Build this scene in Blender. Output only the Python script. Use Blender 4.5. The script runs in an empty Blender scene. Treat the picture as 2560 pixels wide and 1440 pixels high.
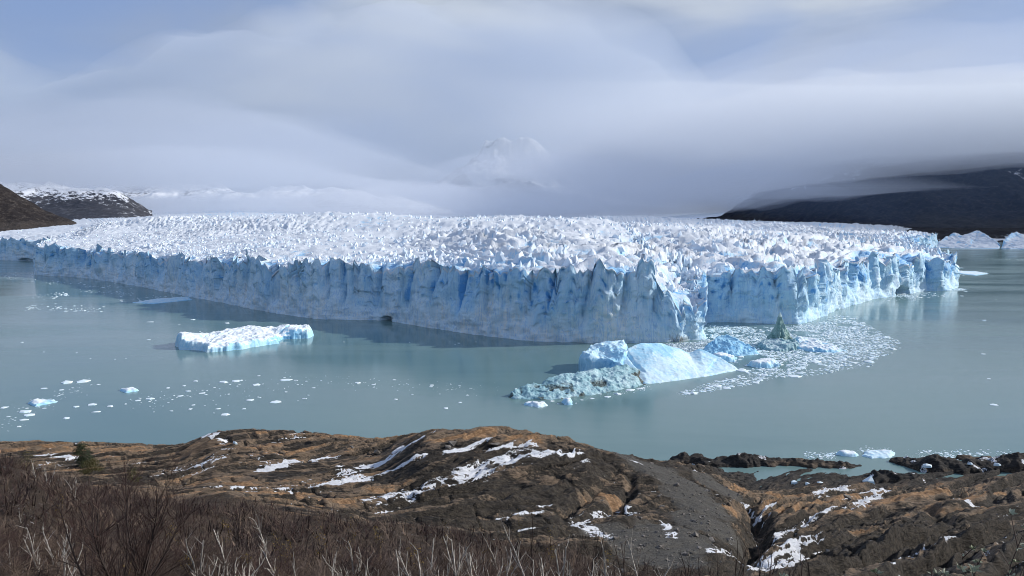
import bpy, math
import numpy as np

# ------------------------------------------------------------------ camera, sky, sun, exposure
sc = bpy.context.scene
COL = sc.collection
F = 1898.0                      # focal length in pixels of a 2560 px wide picture
PITCH = math.radians(5.18)      # camera looks a little down
EYE = np.array([0.0, 0.0, 100.0])
cam_d = bpy.data.cameras.new('camera'); cam = bpy.data.objects.new('camera', cam_d); COL.objects.link(cam)
cam.location = EYE; cam.rotation_euler = (math.pi/2 - PITCH, 0, 0)
cam_d.sensor_width = 36.0; cam_d.lens = 36.0*F/2560.0
cam_d.clip_start = 0.1; cam_d.clip_end = 80000
sc.camera = cam

SUN_AZ, SUN_EL = 81.0, 27.0     # azimuth clockwise from the view direction
world = bpy.data.worlds.new('World'); sc.world = world; world.use_nodes = True
wt = world.node_tree; wt.nodes.clear()

class NT:
    """tiny helper to write node trees"""
    def __init__(self, tree): self.t = tree
    def n(self, typ, ins=None, **props):
        nd = self.t.nodes.new(typ)
        for k, v in props.items(): setattr(nd, k, v)
        for k, v in (ins or {}).items():
            if isinstance(v, tuple) and len(v) == 2 and hasattr(v[0], 'outputs'): self.t.links.new(v[0].outputs[v[1]], nd.inputs[k])
            elif hasattr(v, 'outputs'): self.t.links.new(v.outputs[0], nd.inputs[k])
            else: nd.inputs[k].default_value = v
        return nd
    def math(self, op, a, b=0.0, c=None, clamp=False):
        ins = {0: a, 1: b}
        if c is not None: ins[2] = c
        return self.n('ShaderNodeMath', ins, operation=op, use_clamp=clamp)
    def mix(self, f, a, b):
        nd = self.n('ShaderNodeMix', None, data_type='RGBA')
        for i, v in ((0, f), (6, a), (7, b)):
            if isinstance(v, tuple) and len(v) == 2 and hasattr(v[0], 'outputs'): self.t.links.new(v[0].outputs[v[1]], nd.inputs[i])
            elif hasattr(v, 'outputs'):
                self.t.links.new(v.outputs[2 if v.bl_idname == 'ShaderNodeMix' else 0], nd.inputs[i])
            else: nd.inputs[i].default_value = v if i == 0 else (tuple(v) + (1,))[:4]
        return nd
    def ramp(self, f, a, b):
        return self.n('ShaderNodeMapRange', {0: f, 1: a, 2: b, 3: 0.0, 4: 1.0}, interpolation_type='SMOOTHSTEP')
    def noise(self, vec, scale, detail=4.0, rough=0.55, dist=0.0):
        return self.n('ShaderNodeTexNoise', {'Vector': vec, 'Scale': scale, 'Detail': detail, 'Roughness': rough, 'Distortion': dist})

W = NT(wt)
sky = W.n('ShaderNodeTexSky', None, sky_type='NISHITA', sun_disc=False, sun_elevation=math.radians(SUN_EL), sun_rotation=math.radians(SUN_AZ), altitude=200.0, air_density=1.0, dust_density=1.5, ozone_density=1.5)
tc = W.n('ShaderNodeTexCoord')
# stratus overcast: soft sheets in direction space, long and low
mp = W.n('ShaderNodeMapping', {'Vector': (tc, 'Generated'), 'Rotation': (0, math.radians(-9), 0), 'Scale': (1.0, 1.0, 2.6)})
n1 = W.noise(mp, 2.3, 5.0, 0.45, 0.35)
mp2 = W.n('ShaderNodeMapping', {'Vector': (tc, 'Generated'), 'Rotation': (0, math.radians(14), 0), 'Location': (3.1, 0.4, 1.7), 'Scale': (1.0, 1.0, 4.5)})
n2 = W.noise(mp2, 3.0, 6.0, 0.5, 0.5)
cover = W.ramp(n1, 0.38, 0.66)
thick = W.ramp(n2, 0.36, 0.66)
K = 1.0/0.1
grey = W.mix(thick, (0.27*K, 0.335*K, 0.465*K), (0.50*K, 0.55*K, 0.615*K))
thin = W.mix(0.80, (sky, 0), (0.21*K, 0.31*K, 0.56*K))
cl = W.mix(cover, thin, grey)
bg = W.n('ShaderNodeBackground', {'Color': (cl, 2), 'Strength': 0.1})
wo = W.n('ShaderNodeOutputWorld', {'Surface': bg})

sun_d = bpy.data.lights.new('sun', 'SUN'); sun = bpy.data.objects.new('sun', sun_d); COL.objects.link(sun)
sun_d.energy = 4.0; sun_d.angle = math.radians(0.6); sun_d.color = (1.0, 0.95, 0.87)
a, e = math.radians(SUN_AZ), math.radians(SUN_EL)
from mathutils import Vector
SUNV = Vector((math.sin(a)*math.cos(e), math.cos(a)*math.cos(e), math.sin(e)))
sun.rotation_euler = (-SUNV).to_track_quat('-Z', 'Y').to_euler()

sc.view_settings.view_transform = 'Standard'; sc.view_settings.look = 'None'
sc.view_settings.exposure = 0.18; sc.view_settings.gamma = 1.0; sc.view_settings.use_curve_mapping = False
sc.cycles.use_denoising = True
sc.cycles.pixel_filter_type = 'BLACKMAN_HARRIS'; sc.cycles.filter_width = 0.95
sc.cycles.max_bounces = 8; sc.cycles.diffuse_bounces = 3; sc.cycles.glossy_bounces = 3; sc.cycles.volume_bounces = 4
sc.cycles.transparent_max_bounces = 12

# ------------------------------------------------------------------ geometry helpers
CP, SP = math.cos(PITCH), math.sin(PITCH)
def ray(px, py):
    rx = (px - 1280.0)/F; ry = (720.0 - py)/F
    return np.array([rx, CP + ry*SP, ry*CP - SP])
def at_z(px, py, z=0.0):
    d = ray(px, py); return EYE + d*((z - EYE[2])/d[2])
def at_d(px, py, dist):
    d = ray(px, py); return EYE + d*(dist/d[1])

def h_(ix, iy, iz, seed=0):
    """integer hash -> floats in [0,1)"""
    with np.errstate(over='ignore'):
        n = (ix.astype(np.int64)*374761393 + iy.astype(np.int64)*668265263 + iz.astype(np.int64)*2147483647 + seed*1274126177).astype(np.uint64)
        n = (n ^ (n >> np.uint64(13)))*np.uint64(1274126177)
        n = (n ^ (n >> np.uint64(16)))*np.uint64(2246822519)
        n = n ^ (n >> np.uint64(15))
    return (n & np.uint64(0xFFFFFF)).astype(np.float64)/float(0x1000000)
def vn(x, y, z=None, seed=0):
    """smooth value noise, about -1..1"""
    x = np.asarray(x, float); y = np.asarray(y, float) + 0*x
    x = x + 0*y
    ix = np.floor(x); iy = np.floor(y)
    fx = x - ix; fy = y - iy
    sx = fx*fx*fx*(fx*(fx*6 - 15) + 10); sy = fy*fy*fy*(fy*(fy*6 - 15) + 10)
    if z is None:
        zz = np.zeros_like(ix)
        c = lambda a, b: h_(ix + a, iy + b, zz, seed)
        v = (c(0,0)*(1-sx) + c(1,0)*sx)*(1-sy) + (c(0,1)*(1-sx) + c(1,1)*sx)*sy
    else:
        z = np.asarray(z, float) + 0*x; iz = np.floor(z); fz = z - iz; sz = fz*fz*fz*(fz*(fz*6 - 15) + 10)
        c = lambda a, b, k: h_(ix + a, iy + b, iz + k, seed)
        v0 = (c(0,0,0)*(1-sx) + c(1,0,0)*sx)*(1-sy) + (c(0,1,0)*(1-sx) + c(1,1,0)*sx)*sy
        v1 = (c(0,0,1)*(1-sx) + c(1,0,1)*sx)*(1-sy) + (c(0,1,1)*(1-sx) + c(1,1,1)*sx)*sy
        v = v0*(1-sz) + v1*sz
    return v*2 - 1
def fbm(x, y, z=None, octv=4, seed=0, gain=0.5):
    s = 0; amp = 1.0; tot = 0
    for o in range(octv):
        f = 2.03**o
        s = s + amp*vn(x*f, y*f, None if z is None else z*f, seed + o*17); tot += amp; amp *= gain
    return s/tot*1.6
def ridged(x, y, z=None, octv=4, seed=0):
    s = 0; amp = 1.0; tot = 0
    for o in range(octv):
        f = 2.1**o
        s = s + amp*(1 - np.abs(vn(x*f, y*f, None if z is None else z*f, seed + o*31))*1.8); tot += amp; amp *= 0.5
    return s/tot
def sstep(a, b, x):
    t = np.clip((x - a)/(b - a), 0, 1); return t*t*(3 - 2*t)
def peaks(x, y, cell, seed, hmin=0.45, slope=1.0, nf=5):
    """union of randomly facetted pyramids, one per jittered cell: about 0..1"""
    gx = x/cell; gy = y/cell; ix = np.floor(gx); iy = np.floor(gy); best = np.full(gx.shape, -1.0)
    zz = np.zeros_like(ix)
    for a in (-1, 0, 1):
        for b in (-1, 0, 1):
            cx = ix + a; cy = iy + b
            jx = h_(cx, cy, zz, seed + 1); jy = h_(cx, cy, zz, seed + 2)
            dx = gx - cx - 0.1 - 0.8*jx; dy = gy - cy - 0.1 - 0.8*jy
            hh = hmin + (1 - hmin)*h_(cx, cy, zz, seed + 3)
            a0 = h_(cx, cy, zz, seed + 4)*6.283
            m = np.full(gx.shape, -9.0)
            for k in range(nf):
                ang = a0 + (k + 0.7*(h_(cx, cy, zz, seed + 10 + k) - .5))*6.283/nf
                sl = slope*(0.45 + 1.3*h_(cx, cy, zz, seed + 20 + k))
                m = np.maximum(m, (np.cos(ang)*dx + np.sin(ang)*dy)*sl)
            best = np.maximum(best, hh - m)
    return np.clip(best, -0.35, 1.2)

def mesh_np(name, V, Fc, attrs=None, smooth=True):
    """V (n,3), Fc (m,3|4) -> mesh"""
    me = bpy.data.meshes.new(name)
    V = np.ascontiguousarray(V, np.float32); Fc = np.ascontiguousarray(Fc, np.int32); k = Fc.shape[1]
    me.vertices.add(len(V)); me.vertices.foreach_set('co', V.ravel())
    me.loops.add(Fc.size); me.loops.foreach_set('vertex_index', Fc.ravel())
    me.polygons.add(len(Fc)); me.polygons.foreach_set('loop_start', np.arange(0, Fc.size, k, dtype=np.int32))
    if smooth: me.polygons.foreach_set('use_smooth', np.ones(len(Fc), bool))
    else: me.polygons.foreach_set('use_smooth', np.zeros(len(Fc), bool))
    for an, arr in (attrs or {}).items():
        at = me.attributes.new(an, 'FLOAT_COLOR', 'POINT')
        a4 = np.ones((len(V), 4), np.float32); a4[:, :arr.shape[1]] = arr
        at.data.foreach_set('color', a4.ravel())
    me.update(calc_edges=True)
    return me
def grid_faces(nr, nc, mask=None):
    r, c = np.meshgrid(np.arange(nr - 1), np.arange(nc - 1), indexing='ij')
    a = r*nc + c
    q = np.stack([a, a + 1, a + nc + 1, a + nc], -1).reshape(-1, 4)
    if mask is not None: q = q[mask.reshape(-1)]
    return q
def link(name, me, mat=None, parent=None, label=None, cat=None, group=None, kind=None, loc=None):
    o = bpy.data.objects.new(name, me); COL.objects.link(o)
    if mat is not None and me is not None and not me.materials: me.materials.append(mat)
    if parent is not None: o.parent = parent
    if loc is not None: o.location = loc
    for k, v in (('label', label), ('category', cat), ('group', group), ('kind', kind)):
        if v: o[k] = v
    return o
def copy_tree(o, loc, rz=0.0, scale=(1, 1, 1), label=None, group=None, tilt=(0, 0)):
    c = o.copy(); COL.objects.link(c); c.location = loc; c.rotation_euler = (tilt[0], tilt[1], rz); c.scale = scale
    if label: c['label'] = label
    if group: c['group'] = group
    for ch in o.children:
        d = ch.copy(); COL.objects.link(d); d.parent = c
    return c

# ------------------------------------------------------------------ materials
def new_mat(name):
    m = bpy.data.materials.new(name); m.use_nodes = True; m.node_tree.nodes.clear(); return m, NT(m.node_tree)
def finish(T, **ins):
    b = T.n('ShaderNodeBsdfPrincipled')
    for k, v in ins.items():
        key = k.replace('_', ' ')
        if isinstance(v, tuple) and len(v) == 2 and hasattr(v[0], 'outputs'): T.t.links.new(v[0].outputs[v[1]], b.inputs[key])
        elif hasattr(v, 'outputs'): T.t.links.new(v.outputs[2 if v.bl_idname == 'ShaderNodeMix' else 0], b.inputs[key])
        else: b.inputs[key].default_value = v if not isinstance(v, tuple) else (tuple(v) + (1,))[:4]
    o = T.n('ShaderNodeOutputMaterial', {'Surface': b}); return b

def ice_material(name, snow, pale, blue, deep, bump=0.6, dirt=(0.10, 0.10, 0.09), strata=0.5, scale=1.0, by_normal=False, crk=0.0):
    """attribute 'ice': R = dense blue ice, G = snow cover, B = dirt"""
    m, T = new_mat(name)
    at = T.n('ShaderNodeAttribute', None, attribute_name='ice'); sp = T.n('ShaderNodeSeparateColor', {0: (at, 'Color')})
    geo = T.n('ShaderNodeNewGeometry'); tc = T.n('ShaderNodeTexCoord')
    mpv = T.n('ShaderNodeMapping', {'Vector': (tc, 'Object'), 'Scale': (1, 1, 0.35)})
    nz = T.noise(mpv, 0.09*scale, 6, 0.6, 0.4)
    nf = T.noise(mpv, 0.55*scale, 5, 0.65)
    mps = T.n('ShaderNodeMapping', {'Vector': (tc, 'Object'), 'Rotation': (0.10, 0.06, 0), 'Scale': (0.06, 0.06, 1.0)})
    ns = T.noise(mps, 0.9*scale, 4, 0.6)
    f = T.math('ADD', sp.outputs[0] and (sp, 0), T.math('MULTIPLY', T.math('SUBTRACT', nz, 0.5), 1.3))
    f = T.math('ADD', f, T.math('MULTIPLY', T.math('SUBTRACT', ns, 0.5), strata))
    mpc = T.n('ShaderNodeMapping', {'Vector': (tc, 'Object'), 'Scale': (1, 1, 0.10)})
    nv = T.noise(mpc, 0.34*scale, 5, 0.7, 0.3); ng = T.noise((tc, 'Object'), 0.42*scale, 6, 0.75, 0.2)
    f = T.math('ADD', f, T.math('MULTIPLY', T.math('SUBTRACT', nv, 0.5), 1.1))
    f = T.math('ADD', f, T.math('MULTIPLY', T.math('SUBTRACT', ng, 0.5), 0.9))
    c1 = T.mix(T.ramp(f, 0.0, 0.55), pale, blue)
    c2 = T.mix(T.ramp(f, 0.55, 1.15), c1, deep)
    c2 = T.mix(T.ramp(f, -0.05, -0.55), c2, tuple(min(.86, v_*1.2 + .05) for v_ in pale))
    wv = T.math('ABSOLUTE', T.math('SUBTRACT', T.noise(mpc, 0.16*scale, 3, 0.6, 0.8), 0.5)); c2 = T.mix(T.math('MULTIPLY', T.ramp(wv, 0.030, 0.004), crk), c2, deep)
    nrm = T.n('ShaderNodeSeparateXYZ', {0: (geo, 'Normal')})
    sg = T.math('ADD', (sp, 1), T.math('MULTIPLY', T.math('SUBTRACT', nf, 0.5), 0.8))
    if by_normal:
        tn = T.n('ShaderNodeSeparateXYZ', {0: (geo, 'True Normal')})
        sg = T.math('ADD', T.math('MULTIPLY', T.ramp((tn, 2), 0.30, 0.75), 1.1), T.math('MULTIPLY', T.math('SUBTRACT', nf, 0.5), 0.8))
    c3 = T.mix(T.ramp(sg, 0.3, 0.65), c2, snow)
    dg = T.math('ADD', (sp, 2), T.math('MULTIPLY', T.math('SUBTRACT', nf, 0.5), 1.1))
    c4 = T.mix(T.ramp(dg, 0.35, 0.9), c3, dirt)
    hgt = T.math('ADD', T.math('MULTIPLY', nf, 0.8), T.math('MULTIPLY', T.noise((tc, 'Object'), 1.9*scale, 3, 0.6), 0.35))
    bp = T.n('ShaderNodeBump', {'Strength': bump, 'Distance': 1.6/scale, 'Height': hgt})
    finish(T, Base_Color=c4, Roughness=0.55, Normal=bp, Specular_IOR_Level=0.25)
    return m
M_GLACIER = ice_material('glacier_ice', (0.72, 0.765, 0.82), (0.63, 0.80, 0.91), (0.45, 0.70, 0.89), (0.13, 0.39, 0.75), bump=0.9, crk=0.35)
M_BERG = ice_material('iceberg_ice', (0.80, 0.86, 0.90), (0.62, 0.80, 0.89), (0.36, 0.65, 0.84), (0.12, 0.38, 0.66), bump=0.28, scale=1.6)
M_CLEAR = ice_material('clear_dirty_ice', (0.66, 0.76, 0.79), (0.50, 0.66, 0.70), (0.24, 0.42, 0.48), (0.05, 0.13, 0.16), bump=0.5, scale=2.4, dirt=(0.05, 0.065, 0.06))
M_TEAL = ice_material('dark_green_ice', (0.55, 0.68, 0.66), (0.30, 0.45, 0.43), (0.14, 0.27, 0.26), (0.04, 0.09, 0.09), bump=0.5, scale=2.0, dirt=(0.04, 0.05, 0.045))

def simple_noise_mat(name, ca, cb, scale, rough=0.8, bump=0.3, dist=0.1, spec=0.2, vscale=(1, 1, 1)):
    m, T = new_mat(name); tc = T.n('ShaderNodeTexCoord')
    mp = T.n('ShaderNodeMapping', {'Vector': (tc, 'Object'), 'Scale': vscale})
    n = T.noise(mp, scale, 6, 0.6, 0.2)
    c = T.mix(T.ramp(n, 0.35, 0.65), ca, cb)
    bp = T.n('ShaderNodeBump', {'Strength': bump, 'Distance': dist, 'Height': n})
    finish(T, Base_Color=c, Roughness=rough, Normal=bp, Specular_IOR_Level=spec); return m
M_CHUNK = simple_noise_mat('floating_ice', (0.84, 0.90, 0.92), (0.58, 0.77, 0.86), 0.5, 0.5, 0.3, 0.3)
M_BRASH = simple_noise_mat('brash_ice', (0.70, 0.78, 0.82), (0.40, 0.50, 0.54), 0.16, 0.5, 0.3, 0.3)

# water: grey-green glacial milk
def water_mat():
    m, T = new_mat('lake_water'); tc = T.n('ShaderNodeTexCoord')
    big = T.noise(T.n('ShaderNodeMapping', {'Vector': (tc, 'Object'), 'Rotation': (0, 0, -0.25), 'Scale': (0.25, 1, 1)}), 0.012, 4, 0.55, 0.6)
    rip = T.noise(T.n('ShaderNodeMapping', {'Vector': (tc, 'Object'), 'Rotation': (0, 0, 0.3), 'Scale': (0.45, 1, 1)}), 0.55, 4, 0.6)
    rip2 = T.noise((tc, 'Object'), 0.06, 3, 0.5)
    h = T.math('ADD', T.math('MULTIPLY', rip, 0.10), T.math('MULTIPLY', rip2, 0.25))
    bp = T.n('ShaderNodeBump', {'Strength': T.n('ShaderNodeMapRange', {0: big, 1: 0.38, 2: 0.62, 3: 0.08, 4: 0.42}), 'Distance': 1.0, 'Height': h})
    col = T.mix(T.ramp(big, 0.35, 0.65), (0.125, 0.212, 0.212), (0.150, 0.238, 0.234))
    ro = T.n('ShaderNodeMapRange', {0: big, 1: 0.35, 2: 0.65, 3: 0.10, 4: 0.22})
    finish(T, Base_Color=col, Roughness=ro, Normal=bp, IOR=1.33, Specular_IOR_Level=0.5); return m
M_WATER = water_mat()

def rock_mat():
    """attribute 'mask': R = warm orange rock, G = snow, B = gravel;  'mask2': R = dark wet shore, G = soil and grass"""
    m, T = new_mat('bedrock'); tc = T.n('ShaderNodeTexCoord'); P = (tc, 'Object')
    at = T.n('ShaderNodeAttribute', None, attribute_name='mask'); s1 = T.n('ShaderNodeSeparateColor', {0: (at, 'Color')})
    at2 = T.n('ShaderNodeAttribute', None, attribute_name='mask2'); s2 = T.n('ShaderNodeSeparateColor', {0: (at2, 'Color')})
    st = T.n('ShaderNodeMapping', {'Vector': P, 'Rotation': (0, 0, math.radians(-42)), 'Scale': (0.22, 1.0, 1.0)})
    nb = T.noise(st, 0.20, 7, 0.65, 0.5); nf = T.noise(st, 1.3, 6, 0.7, 0.3); ng = T.noise(P, 2.6, 4, 0.7); nl = T.noise(P, 0.05, 3, 0.5)
    warm = T.mix(T.ramp(nf, 0.35, 0.68), (0.19, 0.110, 0.058), (0.42, 0.265, 0.15))
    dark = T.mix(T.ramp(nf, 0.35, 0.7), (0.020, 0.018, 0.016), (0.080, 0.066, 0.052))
    wf = T.math('ADD', (s1, 0), T.math('MULTIPLY', T.math('SUBTRACT', nb, 0.5), 1.5))
    wf = T.math('ADD', wf, T.math('MULTIPLY', T.math('SUBTRACT', nf, 0.5), 0.8))
    nm = T.noise(st, 0.42, 6, 0.7, 0.6)
    brown = T.mix(T.ramp(nf, 0.3, 0.7), (0.105, 0.078, 0.056), (0.24, 0.178, 0.125))
    wf = T.math('ADD', wf, T.math('MULTIPLY', T.math('SUBTRACT', nm, 0.5), 0.9))
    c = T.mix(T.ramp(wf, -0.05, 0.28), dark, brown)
    c = T.mix(T.ramp(wf, 0.42, 0.78), c, warm)
    grav = T.mix(T.ramp(ng, 0.3, 0.75), (0.050, 0.048, 0.044), (0.135, 0.125, 0.11))
    c = T.mix(T.ramp(T.math('ADD', (s1, 2), T.math('MULTIPLY', T.math('SUBTRACT', nb, 0.5), 0.7)), 0.35, 0.6), c, grav)
    soil = T.mix(T.ramp(ng, 0.35, 0.65), (0.035, 0.026, 0.018), (0.09, 0.062, 0.04))
    c = T.mix(T.ramp(T.math('ADD', (s2, 1), T.math('MULTIPLY', T.math('SUBTRACT', nl, 0.5), 0.5)), 0.4, 0.7), c, soil)
    wet = T.mix(T.ramp(nf, 0.4, 0.75), (0.022, 0.021, 0.021), (0.075, 0.068, 0.062))
    c = T.mix((s2, 0), c, wet)
    sn = T.math('ADD', (s1, 1), T.math('MULTIPLY', T.math('SUBTRACT', nf, 0.5), 1.2))
    sn = T.math('ADD', sn, T.math('MULTIPLY', T.math('SUBTRACT', ng, 0.5), 0.8))
    c = T.mix(T.ramp(sn, 0.52, 0.60), c, (0.80, 0.82, 0.86))
    h = T.math('ADD', T.math('MULTIPLY', nf, 0.7), T.math('MULTIPLY', ng, 0.3)); h = T.math('ADD', h, T.math('MULTIPLY', nm, 1.6))
    bp = T.n('ShaderNodeBump', {'Strength': 1.0, 'Distance': 1.0, 'Height': h})
    finish(T, Base_Color=c, Roughness=0.85, Normal=bp, Specular_IOR_Level=0.2); return m
M_ROCK = rock_mat()

def hill_mat(name, lo, hi, snowc, scale=0.004):
    """attribute 'mask': R = snow amount, G = brown forest amount"""
    m, T = new_mat(name); tc = T.n('ShaderNodeTexCoord'); P = (tc, 'Object')
    at = T.n('ShaderNodeAttribute', None, attribute_name='mask'); s1 = T.n('ShaderNodeSeparateColor', {0: (at, 'Color')})
    n = T.noise(P, scale, 7, 0.62, 0.3); nf = T.noise(P, scale*9, 5, 0.7)
    c = T.mix(T.ramp(T.math('ADD', (s1, 1), T.math('MULTIPLY', T.math('SUBTRACT', n, 0.5), 1.0)), 0.3, 0.7), lo, hi)
    c = T.mix(T.ramp(nf, 0.45, 0.75), c, tuple(x*1.7 for x in hi))
    sn = T.math('ADD', (s1, 0), T.math('MULTIPLY', T.math('SUBTRACT', nf, 0.5), 1.3))
    sn = T.math('ADD', sn, T.math('MULTIPLY', T.math('SUBTRACT', n, 0.5), 0.9))
    c = T.mix(T.ramp(sn, 0.48, 0.62), c, snowc)
    bp = T.n('ShaderNodeBump', {'Strength': 0.8, 'Distance': 12.0, 'Height': nf})
    finish(T, Base_Color=c, Roughness=0.9, Normal=bp, Specular_IOR_Level=0.1); return m
M_FOREST = hill_mat('forested_slope', (0.009, 0.014, 0.028), (0.024, 0.025, 0.030), (0.7, 0.72, 0.76))  # haze of distance and cloud shade are put into this blue-dark forest colour
M_BROWNHILL = hill_mat('brown_slope', (0.026, 0.022, 0.022), (0.055, 0.047, 0.042), (0.75, 0.77, 0.8), 0.006)
M_SNOWPEAK = hill_mat('snowy_slope', (0.05, 0.055, 0.07), (0.09, 0.09, 0.10), (0.85, 0.87, 0.9), 0.0025)

# ------------------------------------------------------------------ water
L = 40000.0
link('lake_water', mesh_np('lake_water', np.array([[-L, -500, 0], [L, -500, 0], [L, L, 0], [-L, L, 0]]), np.array([[0, 1, 2, 3]])), M_WATER, kind='structure')

# ------------------------------------------------------------------ glacier
# front line: photo x, waterline y, cliff height (m), inner target (x, d)
OUT = [(-420, 636, 48, (-2600, 3000)), (-150, 645, 46, (-2150, 2950)), (60, 652, 50, (-1700, 2900)), (112, 655, 52, (-1500, 2850)),
       (90, 686, 52, (-1290, 2700)), (200, 693, 49, (-1180, 2650)), (330, 712, 48, (-1060, 2620)), (480, 742, 50, (-900, 2600)), (600, 765, 52, (-760, 2560)), (700, 785, 54, (-620, 2540)),
       (800, 797, 55, (-480, 2520)), (960, 802, 58, (-320, 2500)), (1080, 820, 58, (-180, 2480)), (1200, 838, 61, (-60, 2460)),
       (1300, 849, 62, (20, 2440)), (1420, 855, 60, (80, 2420)), (1510, 858, 58, (130, 2410)), (1600, 857, 53, (180, 2400)),
       (1690, 854, 44, (220, 2400)), (1757, 846, 32, (250, 2400)), (1752, 822, 36, (262, 2400)), (1768, 806, 47, (275, 2400)), (1850, 806, 48, (310, 2410)), (1935, 810, 47, (340, 2420)),
       (2010, 808, 46, (370, 2430)), (2085, 778, 50, (420, 2440)), (2180, 748, 52, (480, 2450)), (2235, 740, 51, (530, 2460)),
       (2310, 728, 47, (590, 2480)), (2368, 727, 42, (640, 2500)), (2392, 718, 40, (680, 2520)), (2380, 698, 42, (730, 2540)), (2310, 664, 40, (800, 2580)),
       (2262, 643, 44, (900, 2640)), (2300, 632, 50, (1060, 2720)), (2334, 627, 46, (1250, 2800)), (2336, 618, 40, (1420, 2950)), (2260, 603, 36, (1560, 3150))]
OP = np.array([at_z(px, py)[:2] for px, py, h, q in OUT]); OH = np.array([o[2] for o in OUT], float); OQ = np.array([o[3] for o in OUT], float)
# dense curve (Catmull-Rom, low tension)
def dense(P, Hh, Q, n=60):
    res = []
    for i in range(len(P) - 1):
        p0, p1, p2, p3 = P[max(i-1, 0)], P[i], P[i+1], P[min(i+2, len(P)-1)]
        t = np.linspace(0, 1, n, endpoint=False)[:, None]
        T = 0.28
        m1 = (p2 - p0)*T; m2 = (p3 - p1)*T
        c = (2*t**3 - 3*t**2 + 1)*p1 + (t**3 - 2*t**2 + t)*m1 + (-2*t**3 + 3*t**2)*p2 + (t**3 - t**2)*m2
        hh = Hh[i] + (Hh[i+1] - Hh[i])*t; q = Q[i] + (Q[i+1] - Q[i])*t
        res.append(np.hstack([c, hh, q]))
    return np.vstack(res)
DN = dense(OP, OH, OQ)
seg = np.linalg.norm(np.diff(DN[:, :2], axis=0), axis=1)
dist_ = np.linalg.norm(DN[:-1, :2] - EYE[:2], axis=1)
wgt = seg/dist_ + seg/4500.0
cw = np.concatenate([[0], np.cumsum(wgt)]); arc = np.concatenate([[0], np.cumsum(seg)])
NC = 1230
tw = np.linspace(0, cw[-1], NC)
S = np.interp(tw, cw, arc)
CXY = np.stack([np.interp(tw, cw, DN[:, 0]), np.interp(tw, cw, DN[:, 1])], 1)
CH = np.interp(tw, cw, DN[:, 2]); CM = np.stack([np.interp(tw, cw, DN[:, 3]), np.interp(tw, cw, DN[:, 4])], 1)
# smoothed outward normal
ss = np.linspace(0, arc[-1], int(arc[-1]/2))
xs = np.interp(ss, arc, DN[:, 0]); ys = np.interp(ss, arc, DN[:, 1])
tx = np.gradient(xs); ty = np.gradient(ys)
kk = np.hanning(15); kk /= kk.sum()
tx = np.convolve(np.pad(tx, 7, 'edge'), kk, 'valid'); ty = np.convolve(np.pad(ty, 7, 'edge'), kk, 'valid')
nx = np.interp(S, ss, ty); ny = np.interp(S, ss, -tx); nn = np.hypot(nx, ny) + 1e-9; nx /= nn; ny /= nn

def cols1d(s, width, seed):
    """1D Voronoi columns: distance to the nearest crease, id hash, position inside column (-1..1)"""
    g = s/width; i = np.floor(g); z = np.zeros_like(i)
    edge = lambda k: k + 0.75*(h_(k, z, z, seed) - 0.5)
    e0 = edge(i); below = g < e0
    i = np.where(below, i - 1, i); lo = edge(i); hi = edge(i + 1)
    over = g >= hi; i = np.where(over, i + 1, i); lo = edge(i); hi = edge(i + 1)
    t = (g - lo)/(hi - lo)
    return i, t, (hi - lo)*width

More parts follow.
